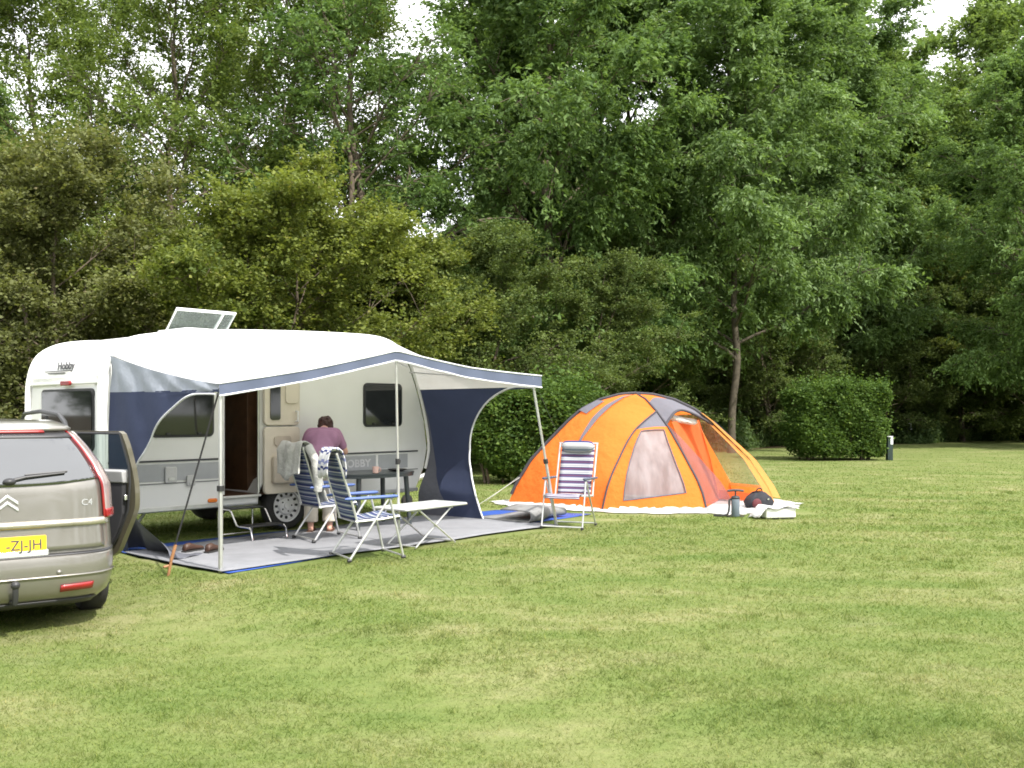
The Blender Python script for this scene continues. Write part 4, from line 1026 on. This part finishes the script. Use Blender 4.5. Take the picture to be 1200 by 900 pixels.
# porch: grey hood above, open below
def hood(u, t):
    lo = .56 + .10*math.sin(math.pi*u) - .06*u
    p0, p1 = mFR(lerp(lo, 1, t)), mV(lerp(lo-.05, 1, t)); p = p0.lerp(p1, u)
    return p + Vector((.3,-.7,.6))*.10*math.sin(math.pi*u)*(1-t)
a = MB(); a.grid(hood, 18, 16, mat=lambda u, t: 1 if t > .55 else 0); a.build('porch_hood', [M['t_grey'], M['t_amber']], tn, smooth=60)
a = MB(); a.tube([hood(k/20, 0) for k in range(21)], .022, 6); a.build('hood_piping', M['t_sleeve'], tn)
# rolled door flap tied under the hood
a = MB(); q0, q1 = hood(.35,.05), hood(.85,.05); a.tube(path([q0+Vector((-.05,.12,-.10)), q0.lerp(q1,.4)+Vector((0,.12,-.13)), q1+Vector((0,.10,-.12))], 10), [.03]+[.055]*9+[.03], 10); a.build('rolled_door', M['film'], tn, smooth=60)
# grey netting strip beside the front right pole
a = MB(); a.grid(lambda u, t: mFR(.02+.56*t).lerp(mFR(.02+.56*t)+Vector((.42*(1-t)+.05, .10, -.02)), u) - Vector((0,0,.0)), 5, 24); a.build('door_netting', sheer('dark_netting', (.09,.07,.085), .45), tn, smooth=60)
# porch end wall: pale orange strip along the pole, clear window, orange strip at the back
fnE = ruled(mV, mBR, .05)
def isc(u, t): return .10 < u < .80 and .06 < t < .52
a = MB(); a.grid(fnE, 30, 50, mat=lambda u, t: 1 if u < .10 else 0, keep=lambda u, t: not isc(u, t)); a.build('end_wall', [M['t_orange'], M['t_band']], tn, smooth=60)
a = MB(); a.grid(lambda u, t: fnE(lerp(.09,.81,u), lerp(.05,.53,t)), 14, 16); a.build('clear_window', M['t_clear'], tn, smooth=60)
a = MB(); a.grid(lambda u, t: fnE(-.07+.10*u, .02+.53*t)+Vector((.03,-.03,.01)), 2, 30); a.build('pole_band', M['t_band'], tn, smooth=60)
for f0, f1 in ((mBR, mBL), (mBL, mL)):
    a = MB(); a.grid(ruled(f0, f1, .05), 16, 36); a.build('back_panel', M['t_orange'], tn, smooth=60)
# inner sleeping cabin wall seen through the porch
i0, i1, i2, i3 = T(3.06,15.62,.03), T(3.60,17.05,.03), T(3.22,16.95,1.40), T(2.62,16.1,1.38)
a = MB(); a.grid(lambda u, t: i0.lerp(i1, u).lerp(i3.lerp(i2, u), t) + Vector((-.10*math.sin(math.pi*u)*math.sin(math.pi*t),0,0)), 14, 16); a.build('inner_wall', M['t_inner'], tn, smooth=60)
a = MB(); a.grid(lambda u, t: i1.lerp(T(4.0,17.35,.05), u).lerp(i2.lerp(T(3.3,17.0,1.2), u), t), 4, 12); a.build('inner_edge', M['t_orange'], tn, smooth=60)
a = MB(); a.tube([i1+Vector((-.01,-.02,0)), i1.lerp(i2,.5)+Vector((.02,-.03,0)), i2], .012, 6); a.tube([i0, i1, T(4.1,17.0,.05)], .02, 6); a.build('zip', M['t_inner'], tn)
a = MB(); a.grid(lambda u, t: i1.lerp(T(4.30,16.62,.02), u) + Vector((0,0,.16*t*(1-.3*u))), 8, 3); a.build('porch_sill', M['t_inner'], tn, smooth=60)
# pole sleeves
def sleeve(f, t0=0, t1=1, r=.024, off=.012):
    a = MB(); pp = []
    for k in range(37):
        p = f(lerp(t0, t1, k/36)); d_ = Vector((p.x, p.y, p.z*.9)).normalized(); pp.append(p + d_*off)
    a.tube(pp, r, 7); return a.build('pole_sleeve', M['t_sleeve'], tn)
sleeve(mL, .03, 1, .030); sleeve(mFR, .0, 1, .017); sleeve(a3, .03, 1, .015); sleeve(mV, .45, 1, .026); sleeve(mV, .20, .46, .016, .05); sleeve(mBR); sleeve(mBL)
a = MB(); a.grid(lambda u, t: mM(lerp(.30, .93, t)) + Vector((-.02-.08*math.sin(math.pi*t)*(1-u)+.03*u, -.012, .02+.01*math.sin(math.pi*t))), 3, 24); a.build('seam_strip', M['t_grey'], tn, smooth=60)
a = MB(); a.grid(lambda u, t: mL(lerp(.56,.70,t)).lerp(mM(lerp(.52,.74,t)), .02+.42*u) + Vector((-.01,-.03,.035)), 4, 8); a.build('vent_hood', M['t_grey'], tn, smooth=60)
# tie-down cord and strap on the left wing
for p_, q_, r__ in ((mL(.10)+Vector((-.02,-.02,0)), T(-.55,16.3,.0), .005), (mL(.12), T(-.45,16.9,.0), .005)): a = MB(); a.tube([p_, q_], r__, 5); a.build('guy_line', M['cord'], tn)
# white film crumpled round the foot
rm = np.random.default_rng(5)
ph = rm.uniform(0, 6.28, 8)
outline = [T(-.35,16.7), T(-.05,15.85), T(.45,15.35), T(.95,15.20), T(1.6,14.86), T(2.3,14.72), T(2.9,14.80), T(3.25,14.55), T(3.6,14.78), T(4.3,15.3), T(4.72,16.15), T(4.75,16.7), T(3.7,18.1), T(1.2,18.15)]
cen = T(2.1,16.5)
a = MB()
OL = path(outline + [outline[0]], 120)
def film(u, t):
    e_ = OL[int(round(u*120)) % 121]; p = cen.lerp(e_, lerp(.62, 1.0, t)*(1+.018*math.sin(u*97+ph[0])+.012*math.sin(u*211)))
    front = max(0, min(1, (cen.y+.2 - p.y)))
    h_ = .018 + (.035*abs(math.sin(u*75+t*6+ph[1])) + .03*abs(math.sin(u*143-t*4)))*front*math.sin(math.pi*min(1, max(0, t*1.05)))
    return Vector((p.x, p.y, h_ + .0*t))
a.grid(film, 240, 12); a.grid(lambda u, t: cen.lerp(OL[int(round(u*120)) % 121], lerp(.02,.63,t)) + Vector((0,0,.012)), 120, 2)
fs_ = a.build('tent_groundsheet', M['film'], None, smooth=60); fs_.location = TO
tag(fs_, 'crumpled white plastic sheet spread beneath the orange dome tent', 'groundsheet')

# ------------------------------------------------------------------ things by the porch
pu = empty('air_pump', (3.27, 14.36, .01)); tag(pu, 'grey hand pump with T handle and black hose on the grass before the porch', 'pump')
a = MB(); a.lathe([(.055,0),(.062,.01),(.062,.27),(.055,.28),(.045,.285)], seg=20); a.build('cylinder', M['pump_grey'], pu)
a = MB(); a.lathe([(.064,.26),(.066,.28),(.05,.30),(.02,.305)], seg=20); a.build('cap', M['black'], pu)
a = MB(); a.tube([(0,0,.30),(0,0,.37)], .012, 8); a.tube([(-.12,0,.375),(-.04,0,.385),(.04,0,.385),(.12,0,.375)], .018, 8); a.build('handle', M['black'], pu)
a = MB(); a.tube(path([(-.055,0,.25),(-.09,-.01,.24),(-.10,-.03,.12),(-.13,-.05,.04),(-.22,-.06,.02),(-.32,-.02,.02)], 24), .016, 8); a.build('hose', M['rubber'], pu)
a = MB(); a.slab(rrect(.26,.07,.03), (0,0,0), (1,0,0), (0,1,0), .014); a.build('foot_plate', M['black'], pu, bevel=.004)
bp_ = empty('rucksack', (3.86, 15.35, .03), .3); tag(bp_, 'small black rucksack slumped at the foot of the porch pole', 'rucksack')
a = MB(); rg = []
for z, w_, d_ in ((0,.15,.12),(.03,.20,.16),(.12,.21,.165),(.19,.17,.14),(.245,.10,.09),(.265,.03,.03)):
    rg.append([(w_*math.copysign(abs(math.cos(t))**.7, math.cos(t))+.02*math.sin(3*t+z*20), d_*math.copysign(abs(math.sin(t))**.7, math.sin(t))+.012*math.sin(5*t), z+.012*math.sin(4*t)) for t in [2*math.pi*k/32 for k in range(32)]])
a.rings(rg); a.build('bag', M['pack'], bp_, smooth=70)
a = MB(); a.ball((-.10,-.13,.09), (.09,.05,.08), 8); a.build('pocket', M['pack_red'], bp_); a = MB(); a.tube(path([(-.06,0,.25),(-.03,-.02,.31),(.03,-.02,.31),(.06,0,.25)], 10), .010, 6); a.build('handle', M['strap'], bp_)
a = MB(); a.box((.06,-.175,.16), (.03,.012,.02)); a.build('buckle', M['silver'], bp_)
fb = empty('white_box', (3.83, 14.18, .012), R(12)); tag(fb, 'low white box with a loose plastic cover lying beside the pump', 'box')
a = MB(); a.slab(rrect(.46,.26,.02), (0,0,.012), (1,0,0), (0,1,0), .13); a.build('box_body', M['foam'], fb, bevel=.012)
a = MB(); a.slab(rrect(.44,.24,.02), (0,0,0), (1,0,0), (0,1,0), .012); a.build('base', M['black'], fb)
a = MB(); a.grid(lambda u, t: Vector((lerp(-.36,.26,u), lerp(-.17,.30,t), .165+.02*math.sin(u*11+t*7)*math.cos(t*9)-.14*max(0,.22-u)/.22-.10*max(0,t-.7)/.3)), 22, 16); a.build('plastic_cover', M['film'], fb, smooth=60, solid=.003)

# ------------------------------------------------------------------ bollards
def bollard(x, y, h_, label):
    r_ = empty('pitch_post', (x, y, 0), .12); tag(r_, label, 'post', 'posts along the lawn edge')
    a = MB(); a.box((0,0,h_*.34), (.17,.15,h_*.68)); a.box((-.045,0,h_*.83), (.08,.15,h_*.32)); a.build('shaft', M['post_dark'], r_, bevel=.006)
    a = MB(); a.box((.045,-.002,h_*.83), (.085,.15,h_*.30)); a.build('number_panel', M['post_white'], r_, bevel=.006)
    a = MB(); a.box((0,0,h_+.012), (.18,.16,.024)); a.build('cap', M['post_white'], r_, bevel=.005)
bollard(11.92, 31.0, .74, 'dark square post with white side panel standing right of the clipped bush')
bollard(19.6, 48.4, .95, 'small pale topped post far off among the undergrowth at the wood edge')
# ------------------------------------------------------------------ trees, hedges, undergrowth
def leaf_quads(C, tone, size, aspect, r_, up=.5, droop=0.0, outdir=None):
    """one small pointed face per leaf round the centres C"""
    n = len(C)
    up *= .6; a = r_.normal(0, 1, (n, 3)); a[:,2] = a[:,2]*.5 - droop
    if outdir is not None: a += outdir*.9
    a /= np.linalg.norm(a, axis=1, keepdims=True) + 1e-9
    nn = r_.normal(0, 1, (n, 3)); nn[:,2] = np.abs(nn[:,2]) + up
    b = np.cross(nn, a); b /= np.linalg.norm(b, axis=1, keepdims=True) + 1e-9
    s = size*r_.uniform(.65, 1.35, (n, 1)); 
    fold = np.cross(a, b)*s*.10
    V = np.empty((n, 4, 3)); V[:,0] = C - a*s*.5; V[:,1] = C + b*s*aspect*.5 + fold; V[:,2] = C + a*s*.5; V[:,3] = C - b*s*aspect*.5 + fold
    return V.reshape(-1, 3), np.arange(n*4).reshape(-1, 4), tone

def tree(name, seed, loc, H, trunk_r, first, spread, nlimb, leafm, barkm, nleaf, leaf, aspect, sigma, style='ash', bare=.0, lean=(0,0), trunks=1, flat=.6, label='', rz=0, up=.5, droop=.3, cat='tree'):
    r_ = np.random.default_rng(seed)
    root = empty(name, (loc[0], loc[1], -.03), rz); tag(root, label, cat, "trees along the lawn's far edge")
    wb = MB(); clumps = []; weights = []
    for k in range(trunks):
        a0 = r_.uniform(0, 6.28); sp_ = (0 if trunks == 1 else H*.10)
        base = Vector((math.cos(a0)*trunk_r*.8*(trunks > 1), math.sin(a0)*trunk_r*.8*(trunks > 1), -.2))
        hh = H*(.94 if k == 0 else r_.uniform(.7, .9))
        P = []
        for j in range(11):
            t = j/10
            P.append(base + Vector((lean[0]*t*t*H + math.cos(a0)*sp_*t**1.2 + r_.normal(0, .012*H)*(t > .05)*.5, lean[1]*t*t*H + math.sin(a0)*sp_*t**1.2 + r_.normal(0, .012*H)*(t > .05)*.5, hh*t)))
        P = path(P, 30)
        rad = lambda t: trunk_r*(.75 if trunks > 1 else 1)*max(.06, (1-t)**.8 + .22*max(0, 1-t*14))
        wb.tube(P, [rad(j/30) for j in range(31)], 9)
        nl = nlimb//trunks
        for i_ in range(nl):
            f = first + (.97-first)*(i_+r_.uniform(0, .9))/nl
            p0 = P[min(30, int(f*30))]
            az = i_*2.4 + a0 + r_.normal(0, .3)
            rel = (f-first)/(1-first)
            env = {'ash': (math.sin(math.pi*min(1, (rel*.80+.20)))**.6), 'round': math.sin(math.pi*min(1, rel*.72+.28))**.5, 'airy': .55+.45*math.sin(math.pi*rel), 'cone': 1-.75*rel}[style]
            ln = spread*env*r_.uniform(.7, 1.12)
            el = {'ash': lerp(.35, 1.15, rel), 'round': lerp(.1, 1.0, rel), 'airy': lerp(.5, 1.1, rel), 'cone': lerp(.0, .7, rel)}[style] + r_.normal(0, .12)
            d_ = Vector((math.cos(az)*math.cos(el), math.sin(az)*math.cos(el), math.sin(el)))
            pts = [p0]; q = p0.copy(); dd_ = d_.copy()
            for j in range(6):
                dd_ = (dd_ + Vector((r_.normal(0,.13), r_.normal(0,.13), r_.normal(.02,.10) - droop*.10*(j > 2)))).normalized()
                q = q + dd_*ln/6; pts.append(q.copy())
            r0 = min(rad(f)*.55, .035 + ln*.016)
            wb.tube(pts, [r0*(1-j/6.6) for j in range(7)], 6)
            for j in range(1, 7):
                clumps += [pts[j]]*1; weights.append(.3 if j < 3 else .8)
                if j < 2: continue
                for m_ in range(3):
                    sd = (pts[j]-pts[j-1]).normalized(); sd = (sd + Vector((r_.normal(0,.8), r_.normal(0,.8), r_.normal(.05,.5)))).normalized()
                    sl_ = ln*r_.uniform(.16, .38)*(1.1-.05*j)
                    e1 = pts[j] + sd*sl_*.55 + Vector((0,0,.03)); e2 = pts[j] + sd*sl_ - Vector((0,0,droop*.25*sl_))
                    wb.tube([pts[j], e1, e2], [r0*.32, r0*.22, r0*.08], 4)
                    clumps += [e1, e2]; weights += [.8, 1.3]
    wb.build('trunk', barkm, root, smooth=80)
    C = np.array([tuple(c) for c in clumps]); Wt = np.array(weights)
    kk = r_.uniform(0, 1, len(C)) > bare
    C, Wt = C[kk], Wt[kk]
    Wt = Wt*r_.uniform(.3, 1.3, len(C))**2; Wt /= Wt.sum()
    ci = r_.choice(len(C), nleaf, p=Wt)
    # leaves sit along fine twigs that spread from the branch ends and hang at their tips
    ntw = nleaf//13; tw = r_.choice(len(C), ntw, p=Wt); ti = r_.integers(0, ntw, nleaf); ci = tw[ti]
    ctr = C.mean(0); od = C[tw] - ctr; od /= np.linalg.norm(od, axis=1, keepdims=True) + 1e-9
    td = od*.75 + r_.normal(0, .65, (ntw, 3)); td[:,2] = td[:,2]*flat + .12; td /= np.linalg.norm(td, axis=1, keepdims=True)
    tl = sigma*r_.uniform(1.3, 3.4, (ntw, 1)); tb = C[tw] + r_.normal(0, 1, (ntw, 3))*np.array([1, 1, flat])*sigma*.45
    tt = r_.uniform(.05, 1, (nleaf, 1)); base = tb[ti] + td[ti]*tl[ti]*tt + r_.normal(0, .045, (nleaf, 3)); base[:,2] -= (droop*tl[ti]*tt**2*.8)[:,0]
    od = td[ti].copy(); od[:,2] -= droop*.8
    ct = r_.normal(.42, .16, len(C))
    tone = np.clip(ct[ci] + r_.normal(0, .10, ntw)[ti] + r_.normal(0, .10, nleaf), 0, .8); odd = r_.uniform(0, 1, nleaf) > .965; tone[odd] = r_.uniform(.85, 1, odd.sum())
    V, F, tn_ = leaf_quads(base, tone, leaf, aspect, r_, up, droop, od)
    np_mesh('crown', V, F, leafm, tn_, root)
    return root
def again(src, loc, rz, s, label, sz=None):
    c = copy_tree(src); c.location = (loc[0], loc[1], -.03); c.rotation_euler.z = rz; c.scale = (s, s, sz or s); c['label'] = label; return c
def at(px, D): return ((px-600)/1150*D, D)

ash = tree('ash_tree', 3, at(857, 36.5), 19.5, .155, .19, 6.2, 34, M['l_ash2'], M['bark_pale'], 170000, .19, .38, .34, 'ash', trunks=1, label='tall broad ash with bare lower trunk, standing behind the porch of the orange tent', rz=1.0, droop=.45)
ash2 = tree('ash_tree', 8, at(640, 33), 20, .22, .12, 5.6, 38, M['l_ash'], M['bark'], 160000, .19, .38, .34, 'ash', label='dense ash with foliage nearly to the ground, rising above the right end of the awning', rz=.4, droop=.45)
alder = tree('alder_tree', 21, at(200, 29), 16.5, .17, .26, 3.6, 30, M['l_airy'], M['bark'], 62000, .10, .70, .32, 'airy', bare=.30, label='thin airy alder with dark straight trunk, rising above the rear end of the caravan', droop=.1)
fork = tree('forked_alder', 33, at(458, 30), 19, .25, .38, 4.8, 32, M['l_ash'], M['bark'], 46000, .145, .45, .32, 'ash', bare=.35, trunks=2, label='open crowned tree with dark forked trunk against the bright sky above the canopy peak', droop=.2)
haw = tree('hawthorn', 41, at(318, 21.5), 6.1, .13, .16, 3.3, 34, M['l_haw'], M['bark'], 120000, .085, .75, .24, 'round', trunks=2, flat=.38, label='low spreading yellow green hawthorn directly behind the caravan roof', up=1.2, droop=.1, rz=.6)
brown = tree('field_maple', 55, at(62, 21.5), 7.0, .14, .10, 3.4, 34, M['l_brown'], M['bark'], 110000, .085, .75, .24, 'round', trunks=2, flat=.5, label='brownish olive bushy tree behind the parked car', up=.8, droop=.1)
dark = tree('thorn_tree', 63, at(728, 38), 9.6, .14, .10, 3.9, 34, M['l_dark'], M['bark'], 95000, .10, .75, .27, 'round', trunks=2, flat=.45, label='dark olive thorn tree behind the top of the orange tent', up=.9, droop=.15)
pale = tree('lime_tree', 71, at(1045, 55), 23.5, .24, .12, 5.4, 38, M['l_pale'], M['bark'], 120000, .17, .65, .36, 'ash', label='tall pale green tree rising behind the clipped bush', droop=.3)
beech = tree('hornbeam', 83, at(1055, 53.5), 12.2, .12, .18, 5.2, 32, M['l_haw'], M['bark'], 90000, .12, .65, .25, 'round', flat=.30, label='layered yellow green hornbeam overhanging the right side of the clipped bush', up=1.4, droop=.25)
again(alder, at(348, 33), 2.1, 1.0, 'slender airy alder with bare straight stem behind the yellow green hawthorn', 1.12)
again(alder, at(40, 31), 4.0, 1.0, 'airy alder with sky showing through, behind the brownish tree over the car')
again(alder, at(272, 37), 1.2, .98, 'small distant alder seen between the straight alder stems over the caravan hatch')
again(alder, at(118, 36), 5.2, 1.0, 'fine leaved alder between two taller alders above the rear of the caravan', 1.1)
again(alder, at(405, 36), .3, 1.05, 'fine leaved alder just left of the dark forked trunk', 1.15)
again(haw, at(452, 25), 2.9, .98, 'yellow green hawthorn behind the canopy peak, right of the larger hawthorn')
again(haw, at(205, 25.5), 4.4, .95, 'hawthorn filling the gap between the brownish tree and the larger hawthorn')
again(ash2, at(592, 39), 2.4, .95, 'ash with open top standing behind the forked tree and the dense ash')
again(ash2, at(738, 39), 4.2, 1.0, 'ash with full rounded top between the dense ash and the bare trunked ash')
again(ash, at(960, 49), 3.3, 1.18, 'broad leafy ash whose crown hangs over the clipped bush')
again(dark, at(690, 28), 1.9, .62, 'small olive thorn bush above the clipped hedge behind the awning')
again(dark, at(575, 25.5), 3.9, .68, 'small grey green bush above the right slope of the awning')
again(dark, at(905, 44), 5.0, .85, 'shaded thorn tree in the gap left of the clipped bush')
again(pale, at(1160, 59), 2.0, 1.2, 'tall pale tree at the right border of the wood')
again(beech, at(1190, 57), 2.2, 1.0, 'dark layered hornbeam at the right end of the wood edge')
again(pale, at(1280, 57), 4.0, 1.0, 'tall leafy tree past the right end of the hornbeams')
again(brown, at(-80, 24), 2.0, 1.1, 'brownish bushy tree beyond the left border behind the car')

# far wood behind them: one mass
def wood(name, pts, srcs, label):
    """instances of tree meshes at points: a far-off wood nobody could count"""
    me = bpy.data.meshes.new(name); me.from_pydata([(p[0], p[1], -.03) for p in pts], [], [])
    for nm, k in (('turn', 2), ('size', 3)):
        a = me.attributes.new(nm, 'FLOAT', 'POINT'); a.data.foreach_set('value', [p[k] for p in pts])
    ob = bpy.data.objects.new(name, me); col.objects.link(ob)
    ng = bpy.data.node_groups.new(name, 'GeometryNodeTree')
    ng.interface.new_socket('Geometry', in_out='INPUT', socket_type='NodeSocketGeometry'); ng.interface.new_socket('Geometry', in_out='OUTPUT', socket_type='NodeSocketGeometry')
    N, L = ng.nodes, ng.links
    gi, go = N.new('NodeGroupInput'), N.new('NodeGroupOutput'); jo = N.new('GeometryNodeJoinGeometry')
    def attr(nm):
        a = N.new('GeometryNodeInputNamedAttribute'); a.data_type = 'FLOAT'; a.inputs['Name'].default_value = nm; return a.outputs[0]
    cx = N.new('ShaderNodeCombineXYZ'); L.new(attr('turn'), cx.inputs['Z'])
    for src in srcs:
        oi = N.new('GeometryNodeObjectInfo'); oi.transform_space = 'ORIGINAL'; oi.inputs['Object'].default_value = src; oi.inputs['As Instance'].default_value = True
        ip = N.new('GeometryNodeInstanceOnPoints'); L.new(gi.outputs[0], ip.inputs['Points']); L.new(oi.outputs['Geometry'], ip.inputs['Instance'])
        L.new(cx.outputs[0], ip.inputs['Rotation']); L.new(attr('size'), ip.inputs['Scale']); L.new(ip.outputs[0], jo.inputs[0])
    L.new(jo.outputs[0], go.inputs[0])
    md = ob.modifiers.new('wood', 'NODES'); md.node_group = ng
    return tag(ob, label, 'wood', kind='stuff')
rw = np.random.default_rng(2)
pts = []
for D0, n_ in ((56, 13), (60, 16), (62, 18), (71, 18)):
    for k in range(n_):
        px = lerp(590, 1420, (k+rw.uniform(.1,.9))/n_); D_ = D0 + rw.uniform(-3, 3); pts.append((*at(px, D_), rw.uniform(0, 6.28), rw.uniform(.85, 1.05)))
for k in range(26):
    a_ = lerp(-2.6, 2.6, k/25); pts.append((math.sin(a_)*44, -math.cos(a_)*44+4, rw.uniform(0, 6.28), rw.uniform(.75, .95)))
wood('far_wood', pts, [c for c in ash2.children], 'dense dark wood filling the view behind the front row of trees')
pts = []
for D0, n_ in ((27, 9), (33, 11), (41, 14), (50, 18), (58, 20)):
    for k in range(n_):
        px = lerp(-160, 560, (k+rw.uniform(.1,.9))/n_); D_ = D0 + rw.uniform(-2, 2); pts.append((*at(px, D_), rw.uniform(0, 6.28), rw.uniform(.5, .75) if D0 < 40 else rw.uniform(.7, .95)))
for D0, n_ in ((49, 10), (55, 14), (60, 16)):
    for k in range(n_):
        px = lerp(560, 1400, (k+rw.uniform(.1,.9))/n_); D_ = D0 + rw.uniform(-2, 2); pts.append((*at(px, D_), rw.uniform(0, 6.28), rw.uniform(.7, 1.0)))
wood('thicket', pts, [c for c in dark.children], 'shaded thicket of bushes filling the wood beneath the taller trees')

# clipped hedges
def clipped(name, seed, c, size, n, label, rz=0, taper=.10, pw=9):
    r_ = np.random.default_rng(seed); root = empty(name, (c[0], c[1], 0), rz); tag(root, label, 'hedge')
    lx, ly, lz = size
    u = r_.uniform(-1, 1, (n, 3)); 
    # push most leaves out to the clipped faces
    ax = r_.choice(3, n, p=[.28,.36,.36]); sg = np.sign(r_.uniform(-1, 1, n)); sg[ax == 2] = np.where(r_.uniform(0, 1, (ax == 2).sum()) < .85, 1, -1)
    sh = r_.uniform(0, 1, n) < .8
    dep = np.abs(r_.normal(0, .09, n))
    for k in range(3):
        mk = sh & (ax == k); u[mk, k] = sg[mk]*(1.0 - dep[mk])
    u = u*(np.abs(u).max(1)/((np.abs(u)**pw).sum(1)**(1/pw)))[:,None]
    f = 1 - taper*(u[:,2] < 0)*np.abs(u[:,2])
    x, y, z = u[:,0]*lx/2*f, u[:,1]*ly/2*f, (u[:,2]*.5+.5)*lz
    wob = .12*np.sin(x*3.1+z*2+seed) + .09*np.sin(y*4+x*1.3) + .10*np.sin(z*5.3+x*2.2)+.06*np.sin(x*9+z*7)
    rr = (np.abs(u)**6).sum(1)**(1/6)
    x, y = x*(1+wob*.35), y*(1+wob*.5); z = z*(1+wob*.18*(u[:,2] > 0))
    keepm = (rr < 1.04); kz = z > .10 + .25*(np.sin(x*4.2)*.5+.5)*(r_.uniform(0, 1, n) < .8)
    shoots = r_.uniform(0, 1, n) < .10; z = z + shoots*(u[:,2] > .8)*r_.gamma(1.2, .12, n); x = x + shoots*(np.abs(u[:,0]) > .85)*np.sign(x)*r_.gamma(1.2, .09, n); y = y + shoots*(np.abs(u[:,1]) > .85)*np.sign(y)*r_.gamma(1.2, .08, n)
    C = np.stack([x, y, z], 1)[keepm & kz]; thin = (np.sin(C[:,0]*3.7+seed)*np.sin(C[:,2]*4.1+C[:,1]*2.3) < -.55) & (r_.uniform(0, 1, len(C)) < .7); C = C[~thin]; m_ = len(C)
    tone = np.clip(.38 + .14*np.sin(C[:,0]*5+C[:,2]*4)*np.sin(C[:,2]*6+C[:,1]*3) + r_.normal(0, .16, m_), 0, .8); od_ = r_.uniform(0, 1, m_) > .94; tone[od_] = r_.uniform(.85, 1, od_.sum())
    V, F, t_ = leaf_quads(C, tone, .085, .62, r_, .4, .15)
    np_mesh('foliage', V, F, M['l_hedge'], t_, root)
    wb = MB()
    for k in range(16):
        bx_, by_ = r_.uniform(-.42, .42)*lx, r_.uniform(-.3, .3)*ly
        wb.tube(path([(bx_*.9, by_*.9, -.1), (bx_+r_.normal(0,.05), by_, lz*.25), (bx_*1.02+r_.normal(0,.1), by_*1.1, lz*.55), (bx_*1.05+r_.normal(0,.15), by_*1.15, lz*.88)], 8), [.035-.003*q for q in range(9)], 5)
        for q in range(5):
            p = Vector((bx_, by_, lz*r_.uniform(.2,.8))); wb.tube([p, p+Vector((r_.normal(0,.25), r_.normal(0,.25), r_.uniform(.05,.35)))], [.014,.005], 4)
    wb.build('stem', M['bark'], root, smooth=80)
clipped('clipped_hedge', 91, (.62, 21.3), (3.15, 1.7, 2.2), 90000, 'rounded green hedge behind the awning opening and the orange tent', pw=3.4)
clipped('clipped_bush', 92, (10.38, 31.4), (3.0, 1.8, 2.42), 85000, 'square clipped green bush standing alone on the lawn right of the tent', .15)

# rough growth along the wood's edge: nettles and long grass, and bushy cover deeper in
r_ = np.random.default_rng(77)
NT_ = 140000
t = r_.uniform(0, 1, NT_)
px = r_.uniform(-100, 1400, NT_); 
k_ = (px-600)/1150
D_ = (33.5 + r_.gamma(1.6, .9, NT_) + 1.6*np.sin(px*.021) + np.sin(px*.057))/(1-.77*k_)
hm = (.45 + .95*np.clip(r_.gamma(1.5, .40, NT_), 0, 1.8))*(.6+.4*np.sin(px*.043+D_))
C = np.stack([k_*D_, D_, r_.uniform(0, 1, NT_)**1.3*hm], 1)
tone = np.clip(.5 + .2*np.sin(px*.08) + r_.normal(0, .18, NT_), 0, 1)
V, F, t_ = leaf_quads(C, tone, .24, .36, r_, .1, -.9)
tag(np_mesh('undergrowth', V, F, M['l_nettle'], t_), "rough nettles and long grass along the wood's edge", 'undergrowth', kind='stuff')
